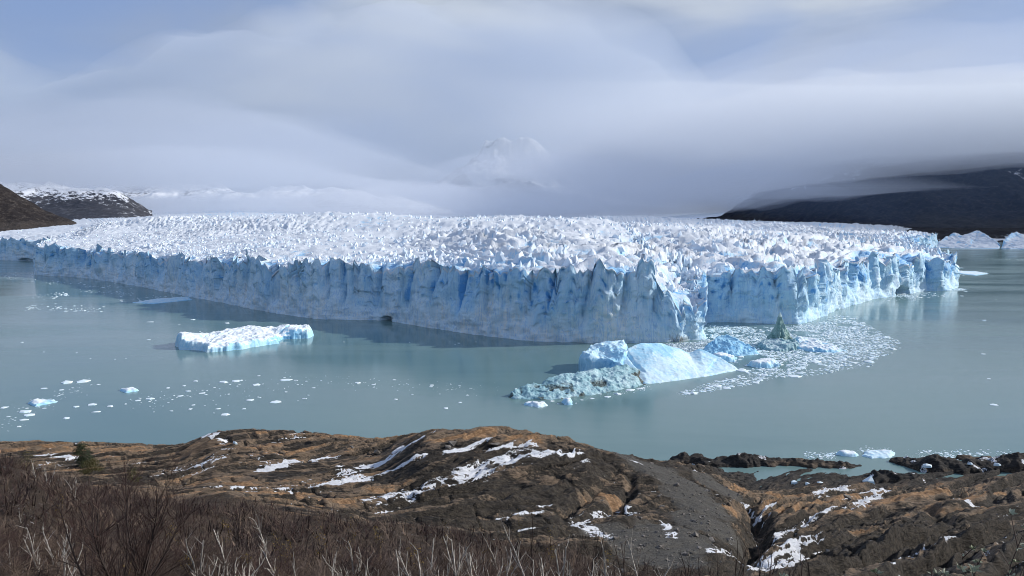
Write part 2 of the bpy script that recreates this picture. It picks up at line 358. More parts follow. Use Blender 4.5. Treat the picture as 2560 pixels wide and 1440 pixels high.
S_NOSE = S[np.argmin(np.hypot(*(CXY - at_z(1690, 854)[:2]).T))]
def face_disp(s, z, H):
    """outward push of the ice face and its dense-ice amount"""
    rel = np.clip(z/H, 0, 1.3)
    sw = s + 6*vn(s*0.018, z*0.010, seed=3) + 1.2*vn(s*0.06, z*0.02, seed=5) + (z - 30)*0.30*vn(s*0.010, 0*s, seed=7)
    i, t, w = cols1d(sw, 27, 11)
    r1 = h_(i, 0*i, 0*i, 51); r2 = h_(i, 0*i, 0*i, 52); r3 = h_(i, 0*i, 0*i, 53)
    j, t2, w2 = cols1d(sw, 7.5, 23)
    q1 = h_(j, 0*j, 0*j, 61); q2 = h_(j, 0*j, 0*j, 62)
    rough = sstep(0.62, 0.18, rel + 0.32*vn(s*0.028, 0*s, seed=77) + .12*vn(s*.11, z*.05, seed=78))      # broken lower slope
    sol = 1 - 0.8*rough
    # tall facetted buttresses, then narrower flutes and slivers
    d = 8.5*peaks(sw, z*0.34, 24.0, 2001, .2, .95, 4)*(0.45 + 0.55*sstep(0, .5, rel)) + 3.6*peaks(sw, z*0.26, 9.0, 2002, .2, 1.0, 4)*sol + 1.5*peaks(sw, z*0.22, 3.8, 2003, .1, 1.0, 4)*sol
    d += (r2 - 0.5)*7*sstep(0.05, 0.6, rel) + (2*t - 1)*(r3 - 0.5)*7*rel + (q2 - .5)*2.0*sol
    blk = h_(np.floor(sw/12), np.floor(z/16 + 3*h_(np.floor(sw/12), 0*s, 0*s, 70)), 0*s, 71)
    blk2 = h_(np.floor(sw/5.0), np.floor(z/9 + 3*h_(np.floor(sw/5.0), 0*s, 0*s, 73)), 0*s, 72)
    d += ((blk - 0.5)*3.6 + (blk2 - .5)*1.8)*sol
    # broken, granular foot
    d += rough*(3.6*peaks(s, z*.55, 8.5, 2004, .2, .9, 4) + 1.8*peaks(s, z*.5, 3.4, 2005, .1, 1.0, 4) + 0.7*fbm(s*0.3, z*0.2, octv=3, seed=36, gain=.65) - 1.2)
    d += 0.55*ridged(s*0.42, z*0.05, octv=3, seed=35)*sol + 0.25*fbm(s*.5, z*.25, octv=2, seed=38)
    d += 9*(1 - rel)**2*0.5 - 3.0*rel - 5.0                               # foot stands out
    rt = sstep(S_NOSE - 20, S_NOSE + 30, s); d = d + rt*(7.0*(peaks(sw, z*0.15, 15.0, 2011, .1, 1.05, 4) - .45)*sstep(.0, .3, rel) + 5.0*(h_(np.floor(sw/19), 0*s, 0*s, 2012) - .5)*sstep(.15, .5, rel))
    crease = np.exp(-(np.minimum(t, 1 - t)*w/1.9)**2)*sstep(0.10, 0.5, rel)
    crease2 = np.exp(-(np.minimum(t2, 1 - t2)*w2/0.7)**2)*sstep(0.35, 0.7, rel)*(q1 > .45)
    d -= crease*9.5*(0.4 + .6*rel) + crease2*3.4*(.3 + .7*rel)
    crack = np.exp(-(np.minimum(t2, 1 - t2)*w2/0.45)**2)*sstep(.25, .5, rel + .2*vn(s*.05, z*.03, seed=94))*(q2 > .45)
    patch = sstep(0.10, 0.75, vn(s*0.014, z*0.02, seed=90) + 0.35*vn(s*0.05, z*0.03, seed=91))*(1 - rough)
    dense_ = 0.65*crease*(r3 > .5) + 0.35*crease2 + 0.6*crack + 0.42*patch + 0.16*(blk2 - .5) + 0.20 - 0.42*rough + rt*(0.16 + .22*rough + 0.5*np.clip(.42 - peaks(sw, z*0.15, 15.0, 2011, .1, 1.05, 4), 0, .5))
    return d, dense_

# caves melted at the waterline: photo x, y, half width, height, depth
CAVES = [(968, 803, 8, 5.0, 14), (2222, 735, 22, 12, 20), (70, 652, 22, 7, 12)]
def s_of(px, py):
    p = at_z(px, py)[:2]; k = np.argmin(np.hypot(CXY[:, 0] - p[0], CXY[:, 1] - p[1])); return S[k]
CAVES = [(s_of(px, py), w, h, dp) for px, py, w, h, dp in CAVES]

# crest of the front: towers
sw1 = S + 6*vn(S*0.018, CH*0.010, seed=3) + 1.2*vn(S*0.06, CH*0.02, seed=5) + (CH - 30)*0.30*vn(S*0.010, 0*S, seed=7)
i1, t1, w1 = cols1d(sw1, 27, 11)
towr = (h_(i1, 0*i1, 0*i1, 54) - 0.45)*15 + 5*vn(S*.013, 0*S, seed=160)
j1, tt1, ww1 = cols1d(sw1, 7.5, 23)
spike = (h_(j1, 0*j1, 0*j1, 64) - 0.4)*10 - np.abs(2*tt1 - 1 - (h_(j1, 0*j1, 0*j1, 65) - .5))*5.0
k1, tk, wk = cols1d(S, 3.4, 25)
spike2 = -np.abs(2*tk - 1)*1.6*h_(k1, 0*k1, 0*k1, 66)
HT = CH + towr + spike + spike2 - 9.0*np.exp(-(np.minimum(t1, 1-t1)*w1/2.8)**2)*h_(i1, 0*i1, 0*i1, 55)
# a few big notches and high fins read from the photograph
for px, py, dz, hw in ((130, 688, -14, 10), (955, 802, -7, 14), (1155, 832, -11, 8), (1330, 850, 7, 18), (1620, 857, 8, 18), (1440, 856, 3, 20), (1560, 857, -7, 9), (1700, 853, -9, 10), (2075, 785, 6, 16), (2130, 765, 7, 10), (240, 697, -8, 8)):
    HT = HT + dz*np.exp(-((S - s_of(px, py))/hw)**2)

NF, NT1, NT2 = 86, 205, 45
rows = []; ICE = []
zrel = np.concatenate([[-0.06], np.linspace(0, 1, NF - 1)])
for k in range(NF):
    z = zrel[k]*HT if k else np.full(NC, -4.0)
    d, de = face_disp(S, z, HT)
    for cs, cw_, ch_, cd in CAVES:
        q = ((S - cs)/cw_)**2 + (np.maximum(z, 0)/ch_)**2
        d = d - cd*sstep(1.15, 0.75, q)
    fade = sstep(1.0, 0.86, zrel[k]) if k else 1.0
    p = CXY + np.stack([nx, ny], 1)*(d[:, None])
    rows.append(np.stack([p[:, 0], p[:, 1], z], 1))
    sn = np.clip((zrel[k] - 0.93)/0.07, 0, 1)*0.75 - 0.1 + 0*S
    dirt = np.clip(0.75*np.exp(-((S - s_of(1700, 853))/16)**2)*sstep(0.5, 0.0, zrel[k] - 0.0), 0, 1)
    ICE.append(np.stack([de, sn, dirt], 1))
ptop = rows[-1].copy()
aa = 3.6
def gz(x, y):
    """general ice surface far from the front"""
    u = x/np.maximum(y, 1)
    plate = np.interp(u, [-1.0, -0.68, -0.62, -0.55, -0.42, -0.3, 0.0, 0.25, 0.40, 0.52, 0.62], [66, 70, 78, 92, 100, 102, 104, 98, 88, 78, 69])
    rise = sstep(3200, 8000, y)*np.interp(u, [-0.9, -0.64, -0.56, -0.46, -0.36, -0.2, 0.0, 0.35], [0, 10, 45, 72, 96, 50, 30, -40])
    return plate + rise
kk = np.hanning(61); kk /= kk.sum(); CHS = np.convolve(np.pad(CH, 30, 'edge'), kk, 'valid'); CHL = np.convolve(np.pad(CH + towr*0.8, 7, 'edge'), np.hanning(15)/np.hanning(15).sum(), 'valid')
FX = None
for k in range(1, NT1 + NT2 + 1):
    if k <= NT1:
        f = (math.exp(aa*k/NT1) - 1)/(math.exp(aa) - 1)
        p = CXY + (CM - CXY)*f; w0 = np.hypot(*(p - CXY).T)[:, None]
        p = p + (ptop[:, :2] - CXY)*np.exp(-w0/14.0)
    else:
        f = (k - NT1)/NT2; f = f*f*0.75 + f*0.25
        Q = np.stack([CM[:, 0]*3.3 - 300, 8200 + 0.35*CM[:, 1]*0], 1)
        p = CM + (Q - CM)*f
    w = np.hypot(*(p - CXY).T)
    x, y = p[:, 0], p[:, 1]
    eh = np.exp(-w/7.0); el = np.exp(-w/30.0)
    base = HT*eh + (1 - eh)*((CHL*el + CHS*(1 - el)) - 2 + (gz(x, y) - CHS)*(1 - np.exp(-w/820.0)))
    u = x/y
    # how big and broken the blocks are here
    big = sstep(-0.25, 0.05, u)*sstep(950, 300, w)
    big = np.clip(big, 0, 1)
    flat = sstep(0.33, 0.45, u)*sstep(1300, 900, y)                       # smooth snow roof of the right tongue
    left = sstep(-0.1, -0.45, u)*sstep(900, 150, w)
    ang = 0.5; xr = x*math.cos(ang) + y*math.sin(ang); yr = -x*math.sin(ang) + y*math.cos(ang)
    wx = 6*vn(x*.02, y*.02, seed=101); wy = 6*vn(x*.02, y*.02, seed=102)
    sm = peaks((xr + wx)*0.9, (yr + wy)*1.25, 10.0, 200, 0.25, 1.05)
    bg_ = peaks((xr*0.55 + wx), (yr + wy), 19.0, 300, 0.2, 0.9)
    fine = peaks(xr, yr*1.2, 4.4, 400, 0.1, 1.0)
    qq = (w + 0.35*(S - S[0])*0.12)/25.0 + 1.3*fbm(x*.011, y*.011, octv=3, seed=111) ; qi = np.floor(qq); sc_ = np.floor(S/34 + 1.2*vn(x*.02, y*.02, seed=112) + 7*h_(qi, 0*qi, 0*qi, 113))
    bo = h_(qi, sc_, 0*qi, 114); fr_ = qq - qi + 0.18*(h_(qi, sc_, 0*qi, 115) - .5)
    stepz = np.clip(fr_/.38, 0, 1)*(1 - 0.95*np.clip((fr_ - .38)/.70, 0, 1)) + (bo - .5)*0.8*sstep(-.02, .2, fr_)
    amp_s = (5.0 + 3.5*sstep(400, 1500, w)*sstep(-0.5, -0.1, u) - 1.5*left)*(1 - 0.6*big)*(1 - 0.75*flat)
    amp_s = amp_s*(0.45 + 1.0*sstep(-.45, .45, vn(x*.0045, y*.0032, seed=150) + .4*vn(x*.014, y*.01, seed=151)))
    amp_b = 4.5*big*(1 - 0.7*flat)
    amp_s = amp_s*sstep(7500, 4200, y) + 0.8
    near = sstep(0, 14, w)
    z = base + near*(amp_s*(1 - .55*big)*(sm - 0.35) + amp_b*(bg_ - 0.4) + 12.0*big*(1 - .6*flat)*(stepz - .45)*sstep(12, 50, w) + (0.6 + 1.3*big)*(fine - .4)*(1 - .6*flat) + 3.6*big*(1 - .6*flat)*(peaks(xr*.8, yr*1.2, 11.0, 420, .1, 1.0, 4) - .4)) + 4.0*flat*vn(x*.01, y*.01, seed=105)
    z = z + (4.0*vn(x*0.012, y*0.016, seed=108) + 6.0*vn(x*0.006, y*0.007, seed=106))*near*sstep(0, 100, w)*sstep(4500, 2500, y) + 24*sstep(250, 900, w)*vn(x*0.0021, y*0.0028, seed=107)*sstep(6000, 2500, y)
    rows.append(np.stack([x, y, z], 1)); front_ice = sstep(90, 8, w)*(0.65 + .9*vn(x*.05, y*.05, seed=140))
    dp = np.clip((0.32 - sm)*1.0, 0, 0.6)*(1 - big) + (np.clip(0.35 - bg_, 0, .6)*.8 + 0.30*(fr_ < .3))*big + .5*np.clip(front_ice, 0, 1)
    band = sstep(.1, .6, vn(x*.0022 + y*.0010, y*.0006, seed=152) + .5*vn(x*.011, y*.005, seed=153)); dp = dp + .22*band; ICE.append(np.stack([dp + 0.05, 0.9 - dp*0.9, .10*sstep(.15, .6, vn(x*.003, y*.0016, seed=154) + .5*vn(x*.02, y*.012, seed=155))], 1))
GV = np.stack(rows); GI = np.stack(ICE)
# snow only where the surface is not steep
dr = np.gradient(GV, axis=0); dc = np.gradient(GV, axis=1)
nrm = np.cross(dc, dr); nrm /= np.linalg.norm(nrm, axis=2, keepdims=True) + 1e-9
up = np.abs(nrm[..., 2])
top = np.arange(GV.shape[0])[:, None] >= NF
GI[..., 1] = np.where(top, GI[..., 1]*np.where(GV[..., 1] < 3000, sstep(0.12, 0.55, up), 1.0), GI[..., 1])
gl = bpy.data.objects.new('glacier', None); COL.objects.link(gl); gl.location = (0, 0, 0)
gl['label'] = 'huge crevassed white and blue glacier ending in a tall ice cliff'; gl['category'] = 'glacier'
nrow = GV.shape[0]
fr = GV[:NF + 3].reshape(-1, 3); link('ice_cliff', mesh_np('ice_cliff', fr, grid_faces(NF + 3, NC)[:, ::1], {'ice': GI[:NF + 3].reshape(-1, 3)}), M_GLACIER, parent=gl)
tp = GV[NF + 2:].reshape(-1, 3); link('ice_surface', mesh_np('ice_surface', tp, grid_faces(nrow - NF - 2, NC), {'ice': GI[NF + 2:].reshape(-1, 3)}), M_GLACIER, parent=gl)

# ------------------------------------------------------------------ foreground bedrock hill
# profiles: photo column -> list of (distance, photo y | None, z)
def prof(px, pts):
    r = []
    for dd, py, z in pts:
        r.append((dd, z if py is None else at_d(px, py, dd)[2]))
    return (px, np.array(r))
NEAR = [(0.5, None, 98.3), (4, None, 96.8), (10, None, 93.2)]
PROF = [
 prof(-600, NEAR + [(25, None, 86.5), (40, None, 81), (60, None, 75), (100, None, 68), (120, None, 62), (150, None, 45), (200, None, 28), (250, None, 19), (300, 1108, 0), (325, None, 2), (345, None, -4)]),
 prof(0,   NEAR + [(25, None, 86.5), (40, None, 80.5), (60, None, 74), (100, None, 66.5), (120, None, 60), (150, None, 44), (200, None, 28), (250, 1160, 0), (300, 1112, 0), (325, None, 2), (345, None, -4)]),
 prof(230, NEAR + [(25, None, 86), (40, None, 79.5), (60, None, 72), (100, None, 62), (120, None, 55), (150, None, 43), (200, None, 29), (250, 1163, 0), (295, 1117, 0), (320, None, 3), (345, None, -4)]),
 prof(440, NEAR + [(25, None, 86), (40, None, 79.5), (60, None, 72), (100, None, 60), (120, None, 53), (160, None, 40), (200, 1215, 0), (240, 1165, 0), (285, 1117, 0), (312, None, 4), (340, None, -4)]),
 prof(560, NEAR + [(25, None, 86), (40, None, 79.5), (60, None, 71), (100, None, 58), (120, None, 53), (160, None, 41), (200, 1195, 0), (240, 1130, 0), (275, 1083, 0), (300, None, 12), (340, None, -4)]),
 prof(780, NEAR + [(25, None, 86), (40, None, 79), (60, None, 70.5), (100, None, 57), (120, None, 52), (160, None, 38), (190, 1215, 0), (235, 1135, 0), (278, 1081, 0), (305, None, 10), (335, None, -4)]),
 prof(930, NEAR + [(25, None, 86), (40, None, 79), (60, None, 70.5), (100, None, 55), (120, None, 50), (165, None, 35), (185, 1225, 0), (230, 1140, 0), (275, 1097, 0), (300, None, 9), (330, None, -4)]),
 prof(1100, NEAR + [(25, None, 86), (40, None, 79), (60, None, 70), (100, None, 54), (120, None, 49), (165, 1275, 0), (182, 1215, 0), (205, 1125, 0), (226, 1077, 0), (250, None, 29), (285, None, 10), (312, None, -4)]),
 prof(1250, NEAR + [(25, None, 86), (40, None, 79), (60, None, 70), (100, None, 53), (120, None, 47), (160, 1300, 0), (178, 1240, 0), (202, 1135, 0), (222, 1082, 0), (250, None, 27), (285, None, 9), (308, None, -4)]),
 prof(1420, NEAR + [(25, None, 86), (40, None, 79), (60, None, 70), (100, None, 52), (120, None, 45.5), (155, 1320, 0), (175, 1265, 0), (202, 1150, 0), (218, 1110, 0), (250, None, 22), (280, None, 7), (305, None, -4)]),
 prof(1580, NEAR + [(25, None, 86), (40, None, 78.5), (60, None, 69), (100, None, 50), (130, 1400, 0), (160, 1310, 0), (185, 1255, 0), (212, 1170, 0), (232, 1146, 0), (260, None, 14), (285, None, 4), (302, None, -3)]),
 prof(1740, NEAR + [(25, None, 86), (40, None, 78.5), (60, None, 69), (100, None, 50), (128, 1425, 0), (160, 1335, 0), (190, 1270, 0), (225, 1205, 0), (258, 1170, 0), (275, None, 7), (292, None, 2), (304, None, -3)]),
 prof(1900, NEAR + [(25, None, 86), (40, None, 78.5), (60, None, 68.5), (100, None, 49), (132, 1435, 0), (160, 1380, 0), (185, 1325, 0), (215, 1280, 0), (245, 1235, 0), (272, 1212, 0), (290, None, 0.4), (302, None, -3)]),
 prof(2120, NEAR + [(25, None, 86), (40, None, 78.5), (60, None, 68.5), (100, None, 48.5), (132, 1440, 0), (165, 1372, 0), (190, 1330, 0), (215, 1282, 0), (245, 1240, 0), (272, 1215, 0), (287, None, 0.6), (302, None, -3)]),
 prof(2400, NEAR + [(25, None, 86), (40, None, 78.5), (60, None, 69), (100, None, 49.5), (132, 1432, 0), (165, 1362, 0), (190, 1312, 0), (215, 1268, 0), (245, 1230, 0), (272, 1208, 0), (286, None, 0.8), (302, None, -3)]),
 prof(3100, NEAR + [(25, None, 86), (40, None, 78.5), (60, None, 69), (100, None, 50), (130, None, 42), (165, None, 30), (190, None, 23), (215, None, 17), (245, None, 9), (272, None, 4), (286, None, 0.8), (302, None, -3)]),
]
DD = np.concatenate([np.geomspace(0.6, 100, 50, endpoint=False), np.linspace(100, 345, 450)])
UU = np.linspace(-0.80, 0.80, 900)
def pchip(xk, yk, x):
    x = np.clip(x, xk[0], xk[-1])
    hk = np.diff(xk); dl = np.diff(yk)/hk
    m = np.zeros(len(xk)); m[1:-1] = np.where(dl[:-1]*dl[1:] > 0, 2*dl[:-1]*dl[1:]/(dl[:-1] + dl[1:] + 1e-12), 0); m[0] = dl[0]; m[-1] = dl[-1]
    i = np.clip(np.searchsorted(xk, x) - 1, 0, len(xk) - 2); t = (x - xk[i])/hk[i]
    return (2*t**3 - 3*t**2 + 1)*yk[i] + (t**3 - 2*t**2 + t)*hk[i]*m[i] + (-2*t**3 + 3*t**2)*yk[i+1] + (t**3 - t**2)*hk[i]*m[i+1]
PU = np.array([(p[0] - 1280)/F*1.03 for p in PROF])
PZ = np.array([pchip(p[1][:, 0], p[1][:, 1], DD) for p in PROF])
BASE = np.array([pchip(PU, PZ[:, j], UU) for j in range(len(DD))])        # (nd, nu)
def ground_base(x, y):
    u = np.clip(x/np.maximum(y, .6), UU[0], UU[-1]); d = np.clip(y, DD[0], DD[-1])
    fi = np.interp(d, DD, np.arange(len(DD))); fj = (u - UU[0])/(UU[1] - UU[0])
    i = np.clip(fi.astype(int), 0, len(DD) - 2); j = np.clip(fj.astype(int), 0, len(UU) - 2); a = fi - i; b = fj - j
    return (BASE[i, j]*(1-b) + BASE[i, j+1]*b)*(1-a) + (BASE[i+1, j]*(1-b) + BASE[i+1, j+1]*b)*a
def px_of(x, y, z):
    p = np.stack([x, y*CP - (z - 100)*SP, y*SP + (z - 100)*CP], -1)
    return 1280 + F*p[..., 0]/p[..., 1], 720 - F*p[..., 2]/p[..., 1]
def hit(px, py):
    """where the view line through a photo pixel meets the hill (survey of the photograph)"""
    d = ray(px, py); t = np.linspace(8, 345, 900); P = EYE + d[None, :]*(t/d[1])[:, None]
    g = ground_base(P[:, 0], P[:, 1]); k = np.argmax(P[:, 2] < g); k = k if P[k, 2] < g[k] else -1
    return P[k]
X = UU[None, :]*DD[:, None]; Y = np.repeat(DD[:, None], len(UU), 1)
rockzone = sstep(95, 135, Y - 18*vn(X*.03, Y*.03, seed=500) - 20*sstep(0.1, -0.2, X/Y))*1.0
# beds of the rock: strike runs away to the right
CS, SN = math.cos(math.radians(41)), math.sin(math.radians(41))
def beds(X, Y):
    wq = 5.0*fbm(X*.018, Y*.018, octv=3, seed=510) + 1.2*fbm(X*.09, Y*.09, octv=3, seed=515)
    along = X*CS + Y*SN; across = -X*SN + Y*CS + wq
    return along, across
AL, AC = beds(X, Y)
gravel = np.zeros_like(X)
for px, py, rx, ry in ((1620, 1165, 8, 12), (1690, 1200, 9, 14), (1745, 1255, 9, 14), (1765, 1310, 9, 12), (1700, 1345, 9, 12), (1650, 1390, 9, 11), (1795, 1215, 8, 9), (1560, 1345, 8, 9), (1560, 1140, 8, 8)):
    p = hit(px, py); gravel = np.maximum(gravel, np.exp(-(((X - p[0])/rx)**2 + ((Y - p[1])/ry)**2)**1.5))
gravel = np.clip(gravel*1.3 + 0.3*vn(X*.08, Y*.08, seed=520)*(gravel > .2), 0, 1)
def ledge(q, per, seed, sharp=0.22):
    i = np.floor(q/per + 0.35*vn(AL*0.02, q*0 , seed=seed)); f = q/per + 0.35*vn(AL*0.02, q*0, seed=seed) - i
    # steep scarp on the near side, long back
    up = sstep(0, sharp, f); back = 1 - (f - sharp)/(1 - sharp)
    return np.where(f < sharp, up, np.clip(back, 0, 1)), f, i
l1, f1, i1_ = ledge(AC, 13.0, 531, 0.16); l2, f2, _ = ledge(AC + 2, 4.6, 541, 0.2); l3, f3, _ = ledge(AC, 1.7, 551, 0.35)
m1 = 0.35 + 0.65*sstep(-0.3, 0.4, vn(X*.02, Y*.02, seed=532)); m2 = sstep(-0.5, 0.4, vn(X*.04, Y*.04, seed=542))
rightz = sstep(0.28, 0.42, X/Y)
shore = sstep(4.5, 1.0, BASE)*rockzone
ampz = rockzone*(1 - 0.93*gravel)*(1 - 0.4*sstep(0.05, -0.25, X/Y))
blocks = peaks(AL*.35 + 2*vn(X*.1, Y*.1, seed=566), AC, 3.0, 567, .3, .9); strat = ridged(AL*.10, AC*.42, octv=5, seed=568)
DZ = ampz*(l1*(2.6 + 2.2*rightz)*m1 + l2*1.5*m2 + l3*0.42 + .6*(blocks - .4) + 1.7*(peaks(AL*.22 + 3*vn(X*.06, Y*.06, seed=576), AC, 7.5, 577, .2, .8, 4) - .35) + 1.35*(strat - .35)) - ampz*1.6
DZ += ampz*(0.5*fbm(X*.07, Y*.07, octv=5, seed=560, gain=.6) + 0.35*ridged(X*.25, Y*.25, octv=3, seed=565) - .2)
DZ += gravel*rockzone*0.25*fbm(X*.3, Y*.3, octv=3, seed=570) + (1 - rockzone)*0.5*fbm(X*.1, Y*.1, octv=3, seed=575)
# gullies and joints
for pts, wd, dp in (([(1400, 1290), (1480, 1215), (1540, 1165)], 1.6, 2.6), ([(1505, 1290), (1570, 1225), (1580, 1180)], 1.4, 2.4), ([(1890, 1360), (1900, 1300), (1880, 1265)], 3.2, 5.0), ([(1860, 1400), (1900, 1330)], 3.0, 4.0), ([(1530, 1240), (1590, 1300)], 1.2, 2.0), ([(2370, 1310), (2330, 1270)], 2.0, 3.0), ([(1250, 1250), (1310, 1210)], 1.4, 1.6), ([(2070, 1365), (2075, 1330)], 0.9, 1.6)):
    P = np.array([hit(*q)[:2] for q in pts]); dmin = np.full(X.shape, 1e9)
    for a_, b_ in zip(P[:-1], P[1:]):
        ab = b_ - a_; t = np.clip(((X - a_[0])*ab[0] + (Y - a_[1])*ab[1])/(ab@ab), 0, 1)
        dmin = np.minimum(dmin, np.hypot(X - a_[0] - t*ab[0], Y - a_[1] - t*ab[1]))
    DZ -= dp*np.exp(-(dmin/wd)**2)
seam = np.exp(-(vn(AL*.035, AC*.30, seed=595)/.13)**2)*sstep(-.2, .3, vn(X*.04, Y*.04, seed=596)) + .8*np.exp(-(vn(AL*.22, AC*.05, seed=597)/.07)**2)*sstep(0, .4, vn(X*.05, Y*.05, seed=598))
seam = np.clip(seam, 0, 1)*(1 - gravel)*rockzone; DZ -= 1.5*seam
Z = BASE + DZ*(1 - 0.35*shore)
# snow lying in the troughs of the beds, along streaks seen in the photograph
SNOW = [([(860, 1165), (1060, 1085)], 2.0), ([(850, 1185), (1000, 1115)], 1.6), ([(780, 1220), (960, 1180), (1060, 1130)], 1.0), ([(940, 1265), (1040, 1225), (1160, 1185), (1330, 1130)], 3.0), ([(960, 1275), (1080, 1215)], 2.0), ([(1330, 1130), (1460, 1140)], 1.4),
        ([(1120, 1120), (1220, 1095)], 1.0), ([(1220, 1120), (1330, 1105)], 1.2), ([(1260, 1300), (1370, 1275)], 1.3), ([(1290, 1330), (1440, 1310), (1560, 1265)], 3.0), ([(1420, 1320), (1500, 1340)], 2.4), ([(1660, 1300), (1680, 1345)], 1.0),
        ([(330, 1165), (400, 1150)], 1.5), ([(450, 1190), (520, 1160)], 1.0), ([(660, 1170), (760, 1150)], 1.3), ([(680, 1105), (750, 1090)], 1.6), ([(770, 1150), (830, 1140)], 2.0), ([(100, 1140), (190, 1150)], 1.5), ([(440, 1112), (560, 1108)], 1.4), ([(600, 1125), (560, 1120)], 0.9),
        ([(520, 1222), (620, 1232), (720, 1225)], 1.6), ([(1860, 1255), (1900, 1275), (1940, 1262)], 2.0), ([(1880, 1300), (1900, 1310)], 1.2), ([(1930, 1330), (2010, 1295), (2090, 1275), (2160, 1270)], 1.2), ([(1820, 1390), (1870, 1355), (1920, 1360)], 2.4), ([(1900, 1420), (1960, 1385), (2030, 1370)], 2.2), ([(1930, 1430), (2040, 1365)], 1.2),
        ([(2150, 1255), (2200, 1230)], 2.2), ([(2040, 1235), (2110, 1225)], 2.0), ([(2200, 1215), (2180, 1245)], 2.0), ([(2220, 1405), (2275, 1398)], 1.3), ([(2280, 1390), (2390, 1375)], 0.9), ([(2180, 1345), (2240, 1335)], 0.9), ([(1790, 1385), (1830, 1405)], 1.6), ([(1980, 1215), (2060, 1200)], 1.4), ([(2380, 1255), (2440, 1260)], 1.2), ([(2250, 1440), (2200, 1437)], 0.8), ([(1700, 1175), (1800, 1180)], 0.6), ([(1570, 1150), (1600, 1160)], 0.8)]
snow = np.full(X.shape, 0.0)
for pts, wd in SNOW:
    P = np.array([hit(*q)[:2] for q in pts]); dmin = np.full(X.shape, 1e9)
    for a_, b_ in zip(P[:-1], P[1:]):
        ab = b_ - a_; t = np.clip(((X - a_[0])*ab[0] + (Y - a_[1])*ab[1])/(ab@ab + 1e-9), 0, 1)
        dmin = np.minimum(dmin, np.hypot(X - a_[0] - t*ab[0], Y - a_[1] - t*ab[1]))
    snow = np.maximum(snow, np.exp(-(dmin/(wd*1.25))**2))
tro = np.clip(1 - np.minimum(np.abs(f2), np.abs(1 - f2))*2.2, 0, 1)
brk = .6*vn(AL*.22, AC*.8, seed=582) + .5*vn(AL*.7, AC*1.7, seed=583)
brk2 = .5*vn(AL*.35, AC*1.3, seed=584) + .5*vn(AL*.9, AC*2.2, seed=585)
snow = np.minimum(snow*1.25, 1)**.7*(0.61 + 0.16*tro + .25*brk + .62*brk2 - .30*(strat - .45)) + (0.16*tro + .42*sstep(.12, .55, brk2 + .25*brk + .2*tro)*sstep(-.1, .5, vn(X*.035, Y*.035, seed=586) + .25*sstep(.1, -.25, X/Y)))*rockzone*m2*(1 - gravel) + 0.20*(vn(X*.05, Y*.05, seed=580) > 0.3)*tro*rockzone*(1 - gravel)
snow += (1 - rockzone)*0.35*sstep(0.1, 0.5, vn(X*.12, Y*.12, seed=581))
snow *= (1 - 0.85*shore)
warm = 0.10 + 0.22*sstep(0.0, 0.25, f1)*sstep(.8, .5, f1) + 0.36*vn(X*.022, Y*.03, seed=590) + 0.36*rightz*sstep(.05, .2, f1)*sstep(.62, .45, f1) - 0.25*gravel + .35*(strat - .45)
slab = h_(np.floor(AL/10 + 1.3*vn(X*.09, Y*.09, seed=591)), np.floor(AC/3.4 + .8*vn(X*.11, Y*.11, seed=592)), 0*X, 593); warm += .34*(slab - .5)
# ochre on the left ridge, darker ground on the near right
warm += 0.16*sstep(-0.05, -0.3, X/Y)
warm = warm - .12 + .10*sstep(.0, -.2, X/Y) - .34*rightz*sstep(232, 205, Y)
for pts, wd, am in (([(1760, 1205), (1880, 1222), (2000, 1240)], 2.6, .75), ([(2290, 1235), (2510, 1232)], 3.2, .75), ([(2360, 1272), (2510, 1270)], 2.2, .7), ([(1930, 1275), (2060, 1278)], 2.0, .75), ([(1800, 1265), (1870, 1285)], 2.6, .55), ([(2040, 1328), (2255, 1325)], 2.4, .6), ([(2080, 1285), (2260, 1287)], 1.8, .45), ([(2130, 1240), (2230, 1250)], 1.8, .4),
                    ([(1100, 1090), (1230, 1085), (1340, 1104)], 3.0, .55), ([(870, 1195), (1000, 1150), (1080, 1110)], 1.8, .6), ([(1180, 1150), (1290, 1160)], 3, .3), ([(1320, 1180), (1450, 1200)], 5.5, .35), ([(1500, 1230), (1560, 1200)], 4, .4), ([(1640, 1250), (1670, 1265)], 2.5, .3), ([(470, 1130), (600, 1110), (740, 1130)], 7, .35), ([(430, 1205), (640, 1205), (840, 1205)], 6, .45), ([(880, 1225), (1000, 1205)], 3, .35), ([(60, 1122), (330, 1125)], 9, .5), ([(640, 1090), (880, 1092)], 5, .3)):
    P = np.array([hit(*q)[:2] for q in pts]); dmin = np.full(X.shape, 1e9)
    for a_, b_ in zip(P[:-1], P[1:]):
        ab = b_ - a_; t = np.clip(((X - a_[0])*ab[0] + (Y - a_[1])*ab[1])/(ab@ab + 1e-9), 0, 1)
        dmin = np.minimum(dmin, np.hypot(X - a_[0] - t*ab[0], Y - a_[1] - t*ab[1]))
    warm = warm + 1.15*am*sstep(wd*1.5, wd*.55, dmin + 1.6*vn(X*.12, Y*.12, seed=599))
warm -= .8*seam + .35*(f1 < .17)*m1 + .15*(f2 < .2)*m2  # crevice shade painted in: seams and scarp faces get a darker rock colour
_gy = np.gradient(Z, axis=0)/np.gradient(Y, axis=0); _gx = np.gradient(Z, axis=1)/np.gradient(X, axis=1); _st = np.hypot(_gy, _gx)
snow = snow*sstep(1.7, .9, _st)
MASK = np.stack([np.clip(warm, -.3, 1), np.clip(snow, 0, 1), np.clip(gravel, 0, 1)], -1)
MASK2 = np.stack([shore*0.95 + 0.5*rightz*sstep(9, 3, BASE)*0, np.clip(1 - rockzone, 0, 1), 0*X], -1)
Z = Z + 0.12*sstep(.5, .7, snow)
GROUND = np.stack([X, Y, Z], -1)
